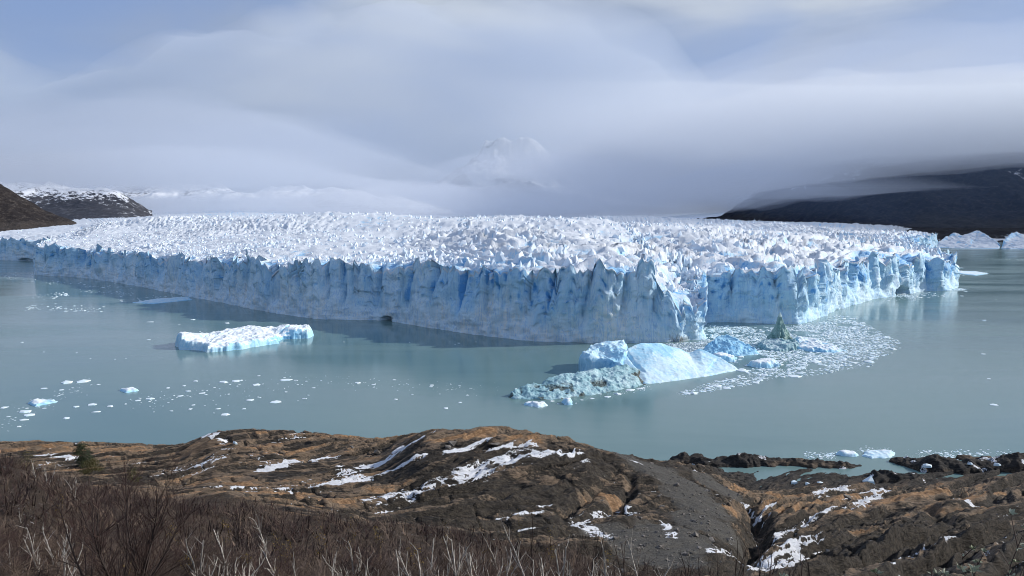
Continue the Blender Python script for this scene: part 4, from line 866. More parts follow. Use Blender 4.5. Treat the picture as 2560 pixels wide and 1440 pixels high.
# smaller bergs
for k, (poly, ctrl, ed, lab) in enumerate([
    ([(1772, 897), (1800, 905), (1840, 905), (1838, 897), (1800, 892)], [(1795, 898, 4.5), (1825, 900, 3.5)], 3, 'small white lumpy iceberg just below the bright blue mound'),
    ([(1868, 914), (1900, 921), (1945, 917), (1940, 909), (1900, 905)], [(1890, 912, 3.5), (1920, 912, 4)], 4, 'low pale blue slab of ice beside the wedge iceberg tip'),
    ([(1310, 1012), (1345, 1018), (1375, 1016), (1360, 1008)], [(1325, 1012, 2.2), (1360, 1013, 1.6)], 2, 'small white floe under the tip of the dirty tongue'),
    ([(1400, 1005), (1412, 1012), (1430, 1012), (1428, 1003)], [(1415, 1008, 2.6)], 2, 'blocky white growler close in front of the dirty tongue'),
    ([(2082, 1136), (2110, 1141), (2145, 1142), (2142, 1134), (2100, 1130)], [(2100, 1135, 1.8), (2135, 1137, 1.4)], 1.5, 'white ice floe with a raised end off the rock spit'),
    ([(2152, 1140), (2180, 1146), (2232, 1144), (2240, 1133), (2200, 1127), (2165, 1130)], [(2170, 1136, 1.0), (2200, 1132, 1.3), (2215, 1140, .7)], 1.6, 'largest white ice pack fragment beside the rock islets'),
    ([(70, 1009), (90, 1016), (140, 1006), (135, 1000), (90, 1002)], [(88, 1008, 1.7), (125, 1004, .8)], 2, 'twin humped white growler in the drifting band near shore'),
    ([(298, 977), (318, 982), (348, 977), (335, 972)], [(320, 977, 1.6)], 2, 'smooth pale blue flat floe amid the scattered drift'),
    ([(330, 757), (380, 760), (480, 750), (470, 742), (390, 748)], [(350, 755, 1.0), (430, 750, .8)], 2, 'broad thin ice sheet lying near the foot of the ice cliff'),
    ([(2395, 684), (2440, 689), (2472, 684), (2440, 679), (2396, 678)], [(2420, 683, 1.2), (2450, 684, 1.0)], 3, 'flat ice raft off the far tip of the glacier'),
    ]):
    x, y, z, sd, pr, m = island(poly, ctrl, ed, 0.5 if k < 8 else 1.6, 1000 + k*11, .4, .3, 2.5, .5, .4, .4)
    link('iceberg' if k < 2 else 'ice_floe', island_mesh('iceberg', x, y, z, m, {'ice': ice_attr(x, y, z, .5, .15, .75, 0, 1000 + k)}, .3, 1000 + k), M_BERG, label=lab, cat='iceberg' if k < 2 else 'ice floe')
# far pieces beyond the right end
for poly, ctrl, lab, sd_, rdg in (([(2334, 619), (2400, 621), (2498, 622), (2500, 612), (2420, 606), (2350, 610)], [(2355, 616, 20), (2400, 614, 44), (2440, 612, 52), (2470, 617, 34), (2490, 617, 20), (2425, 620, 26)], 'far white and blue ice mass with a dark hollow beyond the glacier tip', 1101, [(2345, 615, 14), (2385, 612, 50), (2415, 612, 30), (2440, 610, 58), (2480, 614, 26), (2495, 616, 10)]),
                             ([(2502, 621), (2560, 624), (2680, 626), (2700, 610), (2560, 606), (2510, 611)], [(2520, 616, 34), (2545, 614, 52), (2600, 616, 48), (2660, 616, 40)], 'far blue and white ice block cut off by the picture edge', 1102, [(2508, 616, 22), (2530, 614, 54), (2560, 614, 44), (2620, 615, 58), (2690, 616, 30)])):
    x, y, z, sd, pr, m = island(poly, ctrl, 4, 2.6, sd_, 4, .02, 2.5, .5, 6, .03, ridge=rdg)
    a0 = ice_attr(x, y, z, 2.6, .25, .8, 0, sd_); link('iceberg', island_mesh('iceberg', x, y, z, m, {'ice': a0}, 2, sd_), M_GLACIER, label=lab, cat='iceberg')

# rock islets and spit
def rock_attr(x, y, z, sd, tan=0.0):
    w_ = np.stack([0.15 + .3*vn(x*.1, y*.1, seed=1200), 0.1 + .5*sstep(.55, .8, vn(x*.3, y*.3, seed=1201)), 0*z], -1)
    return {'mask': w_, 'mask2': np.stack([0.92 - .55*sstep(.9, .3, np.abs(z - 1.0)) * (vn(x*.08, y*.08, seed=1203) > -.2), 0*z, 0*z], -1)}
for k, (poly, ctrl, ed, lab) in enumerate([
    ([(1660, 1160), (1760, 1169), (1870, 1170), (1960, 1163), (2060, 1172), (2130, 1170), (2145, 1163), (2080, 1157), (1980, 1153), (1870, 1152), (1780, 1150), (1690, 1147)], [(1705, 1152, 4.6), (1730, 1156, 3), (1790, 1158, 2.4), (1850, 1158, 4.8), (1900, 1158, 3.6), (1980, 1158, 2.8), (2050, 1164, 2.6), (2110, 1166, 2.4), (2135, 1166, .8)], 4, 'long dark rock spit reaching into the lake from shore'),
    ([(2218, 1153), (2260, 1166), (2300, 1178), (2350, 1185), (2450, 1184), (2700, 1181), (2700, 1165), (2450, 1161), (2350, 1160), (2280, 1152)], [(2250, 1156, 1.6), (2290, 1166, 2.6), (2340, 1172, 5.2), (2400, 1172, 3.6), (2470, 1172, 3.0), (2540, 1170, 6.0), (2620, 1172, 5)], 4, 'broad dark rock islet nearest the right shore'),
    ([(2385, 1147), (2420, 1152), (2480, 1152), (2478, 1146), (2420, 1142)], [(2420, 1147, 1.9), (2455, 1148, 1.5)], 2, 'small flat dark skerry behind the broad rock islet'),
    ([(2524, 1187), (2540, 1193), (2600, 1194), (2600, 1186), (2550, 1183)], [(2550, 1188, 1.6)], 2, 'small dark rock in the inlet at the picture edge'),
    ([(2120, 1200), (2160, 1210), (2260, 1213), (2330, 1210), (2300, 1198), (2220, 1192), (2150, 1193)], [(2150, 1200, 2.0), (2200, 1200, 3.2), (2270, 1203, 3.0), (2310, 1206, 2)], 3, 'dark hump of shore rock beside the narrow inlet')]):
    x, y, z, sd, pr, m = island(poly, ctrl, ed, 0.42, 1300 + k*13, 1.0, .16, 2.5, .5, 1.1, .22)
    link('rock_islet' if k else 'rock_spit', island_mesh('rock_islet', x, y, z, m, rock_attr(x, y, z, sd), .5, 1300 + k), M_ROCK, label=lab, cat='rock')

# ------------------------------------------------------------------ floating ice: floes one by one, the finest brash as one mass
def floe_pts(seed):
    r = random.Random(seed); P = []
    n_ = r.randint(5, 6)
    for k in range(n_):
        a_ = k*math.tau/n_ + r.uniform(-.3, .3); q = r.uniform(.6, 1.05); P.append((math.cos(a_)*q, math.sin(a_)*q*.75, -.25)); 
        P.append((math.cos(a_)*q*.9, math.sin(a_)*q*.68, r.uniform(.12, .4)))
    for k in range(2): P.append((r.uniform(-.45, .45), r.uniform(-.3, .3), r.uniform(.4, 1.0)))
    return P
FLO = [hull('ice_floe', floe_pts(300 + k), M_CHUNK) for k in range(10)]; FLOA = [arrays(m_) for m_ in FLO]
def floe(px, py, wpx, label, group, flat=0.20):
    wpx = wpx*0.82
    p_ = at_z(px, py); d_ = math.hypot(p_[0], p_[1]); s_ = wpx*0.5*d_/F
    o = bpy.data.objects.new('ice_floe', R.choice(FLO)); COL.objects.link(o); o.location = (p_[0], p_[1], 0.02)
    o.scale = (s_, s_*R.uniform(.7, 1.5), s_*flat*R.uniform(.6, 1.4)); o.rotation_euler = (0, 0, R.uniform(-.6, .6) + R.choice((0, math.pi)))
    o['label'] = label; o['category'] = 'ice floe'; o['group'] = group
DR = ('small white ice floe in the scattered drift off the near shore', 'floes drifting in the near band')
def DRL(px, wp): return (('large' if wp > 34 else ('middling' if wp > 17 else 'tiny')) + ' white floe drifting ' + ('at the far left off the near shore' if px < 300 else ('in the band below the long flat iceberg' if px < 820 else 'left of the dirty ice tongue')), DR[1])
for px, py, wp in ((205, 954, 46), (165, 957, 44), (110, 971, 20), (375, 997, 42), (345, 1001, 26), (60, 1030, 46), (72, 1038, 34), (60, 1050, 40), (165, 1046, 26), (10, 1019, 24), (230, 1012, 34), (275, 1016, 30), (240, 1030, 28), (48, 1066, 16), (190, 1017, 18), (420, 970, 18), (490, 953, 20), (560, 955, 48), (590, 953, 34), (470, 978, 22), (625, 1000, 28), (690, 1005, 38), (762, 997, 26), (715, 980, 16), (610, 1022, 16), (640, 962, 30), (715, 950, 44), (740, 951, 24), (803, 951, 12), (565, 1036, 40), (475, 1023, 16), (545, 1022, 18), (505, 983, 26), (450, 990, 20), (1115, 1021, 22), (1150, 1006, 14), (990, 998, 18), (985, 950, 16), (1080, 963, 20), (895, 957, 28), (935, 962, 22), (1100, 985, 10), (1030, 986, 12), (1290, 972, 12)):
    floe(px, py, wp, *DRL(px, wp))
for k in range(62):
    t_ = R.random(); bx = R.choice(((0, 1050, 240, 955), (300, 1010, 640, 955), (600, 950, 1180, 975), (380, 1030, 780, 995)))
    fx = bx[0] + (bx[2]-bx[0])*t_ + R.gauss(0, 18); floe(fx, bx[1] + (bx[3]-bx[1])*t_ + R.gauss(0, 9), R.uniform(5, 15), *DRL(fx, 10))
OPN = ('tiny white ice fragment alone on open water before the ice cliff', 'fragments on the open water')
for px, py, wp in ((482, 799, 22), (375, 805, 26), (568, 808, 20), (448, 812, 12), (372, 849, 16), (55, 856, 12), (110, 880, 8), (192, 882, 8), (288, 898, 10), (226, 897, 8), (315, 896, 6), (500, 829, 10), (860, 855, 8), (1024, 856, 8), (1147, 858, 10), (1138, 862, 8), (1190, 855, 8), (1125, 855, 5)):
    floe(px, py, wp, *OPN)
RGT = ('tiny white ice fragment alone on the calm water right of the brash ice', 'fragments on the calm right water')
for px, py, wp in ((2460, 801, 18), (2459, 885, 14), (2472, 947, 12), (2484, 1012, 24), (2300, 744, 16), (2360, 742, 12), (2405, 740, 14), (2490, 748, 6), (2120, 802, 24), (2403, 670, 18)):
    floe(px, py, wp, *RGT)
TNG = ('small white growler in front of the dirty ice tongue', 'growlers beside the dirty tongue')
for px, py, wp in ((1345, 1010, 10), (1380, 1003, 22), (1395, 1010, 14), (1455, 1000, 16), (1480, 996, 20), (1520, 992, 30), (1545, 985, 34), (1575, 975, 36), (1600, 972, 24), (1500, 985, 16), (1440, 1008, 10), (1355, 1018, 10), (1650, 958, 8)):
    floe(px, py, wp, *TNG)
BRP = np.array([(1757, 850), (1762, 812), (1930, 818), (2050, 805), (2095, 784), (2150, 800), (2200, 828), (2252, 856), (2250, 872), (2195, 900), (2170, 917), (2030, 940), (1940, 945), (1880, 962), (1800, 975), (1715, 988), (1700, 980), (1760, 960), (1860, 935), (1850, 918), (1800, 905), (1750, 893), (1690, 876), (1640, 862), (1700, 858)], float)
BW = np.array([at_z(*q)[:2] for q in BRP])
def in_poly(n, P, rg):
    out = []
    while len(out) < n:
        c = P.min(0) + rg.random((n*3, 2))*(P.max(0) - P.min(0)); s_ = poly_sd(P, c[:, 0], c[:, 1]); c = c[s_ > 0]; out += list(c)
    return np.array(out[:n])
rg = np.random.default_rng(21)
pts = in_poly(150, BW, rg)
for q in pts:
    o = bpy.data.objects.new('ice_floe', R.choice(FLO)); COL.objects.link(o); s_ = R.uniform(2.0, 4.6)*R.uniform(.7, 1.2); o.location = (q[0], q[1], .03)
    o.scale = (s_, s_*R.uniform(.6, 1.3), s_*R.uniform(.16, .4)); o.rotation_euler = (0, 0, R.uniform(0, 6.28)); qx = px_of(*[np.array(v_) for v_ in (q[0], q[1], 0.)])[0]; lm = 'beside the green ice spire' if 1860 < qx < 2010 else ('near the bright blue ice mound' if qx <= 1860 else ('inside the curved outer edge of the brash ice' if qx > 2110 else 'in the brash ice right of the green spire')); o['label'] = ('broad' if s_ > 3.4 else ('middling' if s_ > 2.5 else 'small')) + ' pale floe ' + lm; o['category'] = 'ice floe'; o['group'] = 'floes in the brash ice'
def brash(name, pts, smin, smax, seed, mat, hfac=(.12, .35), z=0.02):
    rg = np.random.default_rng(seed); n = len(pts); s_ = smin + (smax - smin)*rg.random(n)**2.5
    V, T = scatter_mesh(FLOA, rg.integers(0, 10, n), np.concatenate([pts, np.full((n, 1), z)], 1), rg.random(n)*6.28, np.stack([s_, s_*rg.uniform(.5, 1.1, n), s_*rg.uniform(*hfac, n)], 1))
    return link(name, mesh_np(name, V, T, smooth=False), mat, kind='stuff')
pb = in_poly(15000, BW, rg)
cov = vn(pb[:, 0]*.035, pb[:, 1]*.035, seed=1400) + 0.6*vn(pb[:, 0]*.12, pb[:, 1]*.1, seed=1401); sdb = poly_sd(BW, pb[:, 0], pb[:, 1]); pb = pb[(cov > -0.30 - .3*sstep(0, 25, sdb)) & (rg.random(len(pb)) < .25 + .75*sstep(-2, 16, sdb + 9*vn(pb[:, 0]*.05, pb[:, 1]*.05, seed=1402)))]
brash('brash_ice', pb, 0.35, 2.6, 22, M_CHUNK)
DB = np.array([at_z(*q)[:2] for q in ((1640, 861), (1760, 853), (1800, 868), (1770, 890), (1700, 880))]); brash('dirty_brash_ice', in_poly(1500, DB, rg), .4, 1.8, 23, M_BRASH, (.3, .8))
def strip(name, segs, n, smin, smax, seed, mat=None):
    rg = np.random.default_rng(seed); P = []
    for x0, y0, x1, y1, sp_ in segs:
        t_ = rg.random(n); px_ = x0 + (x1-x0)*t_ + rg.normal(0, 4, n); py_ = y0 + (y1-y0)*t_ + rg.normal(0, sp_, n)
        P += [at_z(a_, b_)[:2] for a_, b_ in zip(px_, py_)]
    return brash(name, np.array(P), smin, smax, seed, mat or M_CHUNK, (.1, .3))
strip('brash_ice', [(2260, 1138, 2420, 1140, 5), (2290, 1128, 2540, 1137, 4), (2300, 1145, 2380, 1147, 2), (2010, 1140, 2090, 1140, 4), (2150, 1124, 2230, 1130, 4)], 130, .15, 1.3, 31)
strip('brash_ice', [(0, 742, 170, 738, 4), (200, 728, 330, 735, 3), (300, 752, 480, 740, 4), (60, 768, 260, 775, 4), (0, 690, 90, 690, 6), (120, 706, 330, 722, 3)], 110, .4, 3.0, 32)
strip('brash_ice', [(2360, 644, 2640, 652, 1.2), (2390, 683, 2470, 684, 2.0), (2215, 742, 2360, 736, 4), (2240, 734, 2290, 746, 4), (2380, 723, 2410, 724, 1.5)], 150, .5, 4.0, 33)
strip('brash_ice', [(1440, 1000, 1620, 970, 4), (1700, 985, 1800, 968, 4), (0, 1060, 230, 955, 12), (320, 1005, 800, 950, 11), (800, 952, 1250, 975, 8)], 130, .12, .8, 34)
for px, py, wp, lab in ((1985, 1205, 26, 'white ice block stranded on the gravel beach of the inlet'), (2020, 1210, 22, 'second white ice lump stranded along the inlet beach'), (2050, 1213, 20, 'white ice lump at the water edge of the inlet'), (2170, 1213, 40, 'wide white ice heap stranded on the dark shore hump'), (2318, 1163, 26, 'white ice slab lying on the broad rock islet'), (2492, 1160, 20, 'upright white ice block standing on the broad rock islet'), (2425, 1158, 14, 'small white ice lump in the middle of the broad islet')):
    p_ = at_z(px, py, 1.2) if py > 1190 else at_z(px, py, 3.4); s_ = wp*.5*math.hypot(p_[0], p_[1])/F
    o = bpy.data.objects.new('ice_block', R.choice(FLO)); COL.objects.link(o); o.location = (p_[0], p_[1], max(p_[2] - .3, float(ground_z(p_[0], p_[1])) - .1)); o.scale = (s_, s_*.8, s_*.75); o['label'] = lab; o['category'] = 'ice block'
# ------------------------------------------------------------------ plants
def twig_mesh(name, segs, mat, sides=3):
    S_ = np.array(segs, float)                       # p0 p1 r0 r1
    p0, p1, r0, r1 = S_[:, 0:3], S_[:, 3:6], S_[:, 6], S_[:, 7]
    d = p1 - p0; d /= np.linalg.norm(d, axis=1, keepdims=True) + 1e-9
    ref = np.where(np.abs(d[:, 2:3]) < .9, np.array([[0, 0, 1.]]), np.array([[1., 0, 0]]))
    a_ = np.cross(d, ref); a_ /= np.linalg.norm(a_, axis=1, keepdims=True) + 1e-9; b_ = np.cross(d, a_)
    n = len(S_); V = np.zeros((n, 2*sides, 3))
    for k in range(sides):
        c, s = math.cos(k*math.tau/sides), math.sin(k*math.tau/sides)
        V[:, k] = p0 + (a_*c + b_*s)*r0[:, None]; V[:, sides + k] = p1 + (a_*c + b_*s)*r1[:, None]
    off = (np.arange(n)*2*sides)[:, None]
    q = np.array([[k, (k+1) % sides, sides + (k+1) % sides, sides + k] for k in range(1 if sides == 2 else sides)])
    me = mesh_np(name, V.reshape(-1, 3), (q[None] + off[:, :, None]).reshape(-1, 4)); me.materials.append(mat); return me
def grow(segs, p, d, L_, r, lev, rnd, spread, kids, nseg=3, up=0.12, wob=0.16, ratio=.62, tip=.35):
    """one bent branch and its side branches"""
    p = np.array(p, float); d = np.array(d, float)
    for k in range(nseg):
        d = d + np.array([rnd.gauss(0, wob), rnd.gauss(0, wob), rnd.gauss(0, wob*.6) + up]); d /= np.linalg.norm(d)
        q = p + d*L_/nseg; ra = r*(1 - (1 - tip)*k/nseg); rb = r*(1 - (1 - tip)*(k+1)/nseg)
        segs.append([*p, *q, ra, rb])
        if lev > 0:
            for j in range(kids[len(kids) - lev]):
                t_ = rnd.random(); o_ = p + (q - p)*t_; ax = np.array([rnd.gauss(0, 1), rnd.gauss(0, 1), rnd.gauss(0, .5)]); ax /= np.linalg.norm(ax)
                dd = d*(1 - spread) + ax*spread; dd /= np.linalg.norm(dd)
                grow(segs, o_, dd, L_*ratio*rnd.uniform(.6, 1.1)*(1 - .35*(k + t_)/nseg), max(rb*.62, .004), lev - 1, rnd, spread, kids, 2 if lev > 1 else 1, up, wob, ratio, tip)
        p = q
    return p
def bark(name, a_, b_, sc_=6.0): return simple_noise_mat(name, a_, b_, sc_, .9, .3, .02, .1)
M_BROWN = bark('brown_twigs', (0.088, 0.063, 0.051), (0.045, 0.033, 0.028), 1.2)
M_MAROON = bark('maroon_twigs', (0.076, 0.048, 0.042), (0.038, 0.026, 0.024), 1.2)
M_GREYTW = bark('grey_twigs', (0.17, 0.135, 0.12), (0.095, 0.075, 0.068), 1.2)
M_DARKTW = bark('dark_twigs', (0.045, 0.033, 0.029), (0.024, 0.018, 0.017), 1.2); M_TAN = bark('tan_twigs', (0.20, 0.150, 0.115), (0.115, 0.085, 0.068), 1.2)
M_DARK = bark('dark_bark', (0.040, 0.032, 0.030), (0.075, 0.058, 0.052), 3.0)
M_DEAD = bark('bleached_wood', (0.50, 0.47, 0.43), (0.30, 0.28, 0.25), 4.0)
def leafmat(name, a_, b_): return simple_noise_mat(name, a_, b_, 3.0, .6, .1, .02, .25)
M_YEL = leafmat('yellow_leaves', (0.26, 0.17, 0.02), (0.15, 0.11, 0.02)); M_OLIVE = leafmat('olive_leaves', (0.060, 0.060, 0.018), (0.095, 0.080, 0.03))
M_EVER = leafmat('evergreen_leaves', (0.022, 0.034, 0.016), (0.045, 0.058, 0.026)); M_PALE = leafmat('pale_leaves', (0.42, 0.43, 0.33), (0.22, 0.24, 0.13))
def shrub_segs(seed, h=2.6, dense=1.0, lean=0.0, lo=False):
    r = random.Random(seed); S_ = []
    for k in range(r.randint(4, 6)):
        a_ = r.uniform(0, math.tau); o = r.uniform(.3, 1.15)
        d = (math.cos(a_)*o + lean, math.sin(a_)*o, 1.0); L_ = h*r.uniform(.5, .85)
        grow(S_, (math.cos(a_)*.12, math.sin(a_)*.12, -.2), np.array(d)/np.linalg.norm(d), L_, .042*h/2.6, 2, r, .60, ((2, 4) if not lo else (1, 4)), 4 if not lo else 3, .02, .24, .72, .30)
    return S_
def branchlets(me_name, seed, mat, **k): return twig_mesh(me_name, shrub_segs(seed, **k), mat)
PY_TOP = lambda px: np.interp(px, [-200, 0, 60, 110, 200, 300, 400, 500, 700, 900, 1000, 1200, 1400, 1500, 1600, 1750, 1900, 2600], [1085, 1100, 1135, 1165, 1180, 1188, 1205, 1224, 1238, 1250, 1285, 1300, 1322, 1342, 1368, 1405, 1445, 1500])
BUSH = [branchlets('shrub_twigs', 400 + k, (M_BROWN, M_MAROON, M_BROWN, M_DARKTW, M_GREYTW, M_MAROON, M_BROWN, M_TAN)[k], h=2.7, dense=1.35, lean=.15) for k in range(8)]
rg = np.random.default_rng(41)
N_ = 5200
yy = np.sqrt(rg.uniform(30**2, 124**2, N_)); uu = rg.uniform(-.76, .36, N_); xx = uu*yy
zz = ground_z(xx, yy); px_, py_ = px_of(xx, yy, zz)
top = PY_TOP(px_); hmax = (np.array([at_d(a_, b_, c_)[2] for a_, b_, c_ in zip(px_, top, yy)]) - zz)
dens = np.where(px_ > 1250, .55, 1.0)*np.where(px_ > 1500, .4, 1.0)
ok = (hmax > 1.0) & (rg.random(N_) < dens*np.where(yy < 44, .30, .44)) & (py_ - 2.4/yy*F < 1470)
order = np.argsort(yy[ok]); IX = np.where(ok)[0][order]
for k, q in enumerate(IX[:290]):
    me = BUSH[R.randrange(8)]; o = bpy.data.objects.new('bare_shrub', me); COL.objects.link(o); o.location = (xx[q], yy[q], zz[q]); s_ = min(R.uniform(.55, 1.45), hmax[q]/2.6); o.scale = (s_*1.1, s_*1.1, s_); o.rotation_euler = (0, 0, R.uniform(0, 6.28))
    kd = {'brown_twigs': 'bare brown', 'maroon_twigs': 'bare maroon', 'dark_twigs': 'bare blackish', 'grey_twigs': 'bare grey', 'tan_twigs': 'bare tan'}[me.materials[0].name]; hp = px_[q]
    zo = 'left of the large dark bare tree' if hp < 170 else ('beside the large dark bare tree' if hp < 430 else ('in the thicket below the ochre ridge' if hp < 930 else ('in the thicket below the snow streaked dome' if hp < 1400 else 'on the thinning right end of the thicket')))
    o['label'] = ('low ' if s_ < .8 else ('tall ' if s_ > 1.15 else '')) + kd + ' shrub ' + zo; o['category'] = 'shrub'; o['group'] = 'bare shrubs of the thicket'
rest = IX[290:]
LOWB = []
for k in range(5):
    S_ = [s_[:6] + [s_[6]*1.7, s_[7]*1.7] for s_ in shrub_segs(450 + k, 2.7, .67, .15, lo=True)]; me = twig_mesh('thicket', S_, M_BROWN, 2); LOWB.append(arrays(me)); bpy.data.meshes.remove(me)
for part in range(4):
    sel = rest[part::4]; n = len(sel); s_ = np.minimum(rg.uniform(.55, 1.45, n), hmax[sel]/2.6)
    V, T = scatter_mesh(LOWB, rg.integers(0, 5, n), np.stack([xx[sel], yy[sel], zz[sel]], 1), rg.random(n)*6.28, np.stack([s_*1.15, s_*1.15, s_], 1))
    link('thicket', mesh_np('thicket', V, T), (M_BROWN, M_MAROON, M_DARKTW, M_TAN)[part], kind='stuff')
print('thicket', len(rest), len(V))
# bleached dead saplings
def dead_segs(seed, h):
    r = random.Random(seed); S_ = []
    for k in range(r.choice((1, 2, 2, 3))):
        d = np.array([r.gauss(0, .16), r.gauss(0, .16), 1.0]); d /= np.linalg.norm(d)
        grow(S_, (r.gauss(0, .1), r.gauss(0, .1), -.2), d, h*r.uniform(.75, 1.0), .060, 2, r, .42, (1, 1), 6, .03, .12, .40, .35)
    return S_
DEAD = [twig_mesh('dead_sapling', dead_segs(600 + k, 3.0), M_DEAD) for k in range(8)]
DL = [(49, 1269), (95, 1304), (134, 1296), (117, 1152), (82, 1140), (144, 1339), (31, 1400), (482, 1358), (510, 1368), (533, 1382), (589, 1358), (607, 1386), (564, 1392), (675, 1250), (758, 1339), (813, 1380), (836, 1400), (498, 1320), (882, 1320), (900, 1385), (991, 1369), (1046, 1350), (1070, 1327), (1107, 1350), (1137, 1303), (1152, 1340), (1194, 1335), (1205, 1350), (1213, 1342), (1246, 1354), (1284, 1376), (1316, 1290), (1362, 1361), (1396, 1346), (1434, 1376), (1475, 1365), (1512, 1388), (1572, 1400), (1610, 1310), (1642, 1350), (1662, 1400), (945, 1400), (1170, 1385), (1020, 1400), (720, 1395), (640, 1400), (20, 1330), (180, 1390), (1090, 1395), (1330, 1395), (1120, 1400), (1545, 1345), (560, 1310), (862, 1395), (700, 1330), (1260, 1310), (185, 1165), (150, 1190)]
for k, (px, pt) in enumerate(DL):
    d_ = R.uniform(35, 43) if pt > 1335 else (R.uniform(44, 58) if pt > 1280 else (R.uniform(60, 75) if pt > 1200 else R.uniform(88, 105)))
    p_ = at_d(px, pt, d_); g = float(ground_z(p_[0], p_[1])); h = np.clip(p_[2] - g, 1.2, 6.5)
    o = bpy.data.objects.new('dead_sapling', DEAD[k % 8]); COL.objects.link(o); o.location = (p_[0], p_[1], g); s_ = h/3.0; o.scale = (min(s_, 1.3), min(s_, 1.3), s_); o.rotation_euler = (R.gauss(0, .08), R.gauss(0, .08), R.uniform(0, 6.28))
    zo = 'left of the large dark bare tree' if px < 230 else ('between the large bare tree and the dome' if px < 930 else ('in the thicket under the snow streaked dome' if px < 1300 else 'at the right end of the thicket')); o['label'] = ('tall ' if h > 3.6 else ('short ' if h < 2.3 else '')) + 'bleached dead sapling ' + zo; o['category'] = 'dead tree'; o['group'] = 'bleached dead saplings'
# dark thin saplings
DK = [twig_mesh('dark_sapling', dead_segs(640 + k, 3.0), M_DARK) for k in range(4)]
for k, (px, pt) in enumerate([(1329, 1240), (1500, 1300), (1480, 1330), (1560, 1310), (1840, 1315), (1862, 1335), (1905, 1300), (1925, 1345), (2010, 1340), (1785, 1385), (1720, 1370), (590, 1240), (1755, 1380), (1980, 1395), (2025, 1385)]):
    d_ = R.uniform(58, 80); p_ = at_d(px, pt, d_); g = float(ground_z(p_[0], p_[1])); h = np.clip(p_[2] - g, 1.0, 8.0)
    o = bpy.data.objects.new('dark_sapling', DK[k % 4]); COL.objects.link(o); o.location = (p_[0], p_[1], g); o.scale = (min(h/3, 1.2), min(h/3, 1.2), h/3); o.rotation_euler = (0, 0, R.uniform(0, 6.28))
    o['label'] = ('tall ' if h > 4 else '') + 'thin dark leafless sapling ' + ('in front of the ochre ridge' if px < 1000 else ('in front of the snow streaked dome' if px < 1600 else ('in front of the dark gravel slope' if px < 1800 else 'beside the snowy gully'))); o['category'] = 'tree'; o['group'] = 'thin dark saplings'
# the large bare tree, lower left
bt = root('bare_tree', 'large dark spreading bare tree at the lower left', 'tree')
p_ = at_d(300, 1175, 30); g = float(ground_z(p_[0], p_[1])); H_ = p_[2] - g; bt.location = (p_[0], p_[1], g)
r = random.Random(77); S1, S2 = [], []
for k in range(9):
    a_ = k*math.tau/9 + r.uniform(-.3, .3); o_ = r.uniform(.12, .75); d = np.array([math.cos(a_)*o_, math.sin(a_)*o_, 1.0]); d /= np.linalg.norm(d)
    base = len(S1); grow(S1, (math.cos(a_)*.12, math.sin(a_)*.12, -.3), d, H_*r.uniform(.8, 1.03), .062, 1, r, .42, (2,), 6, .04, .10, .5, .3)
for s_ in list(S1):
    p0 = np.array(s_[:3]); p1 = np.array(s_[3:6])
    if p1[2] < H_*.18: continue
    for k in range(4):
        t_ = r.random(); d = (p1 - p0); d /= np.linalg.norm(d); ax = np.array([r.gauss(0, 1), r.gauss(0, 1), r.gauss(.2, .4)]); dd = d*.55 + .5*ax/np.linalg.norm(ax); dd /= np.linalg.norm(dd)
        grow(S2, p0 + (p1 - p0)*t_, dd, H_*.2*r.uniform(.5, 1.2), .011, 1, r, .45, (2,), 3, .05, .14, .5, .45)
link('branches', twig_mesh('branches', S1, M_DARK, 5), parent=bt); link('twigs', twig_mesh('twigs', S2, M_MAROON), parent=bt)

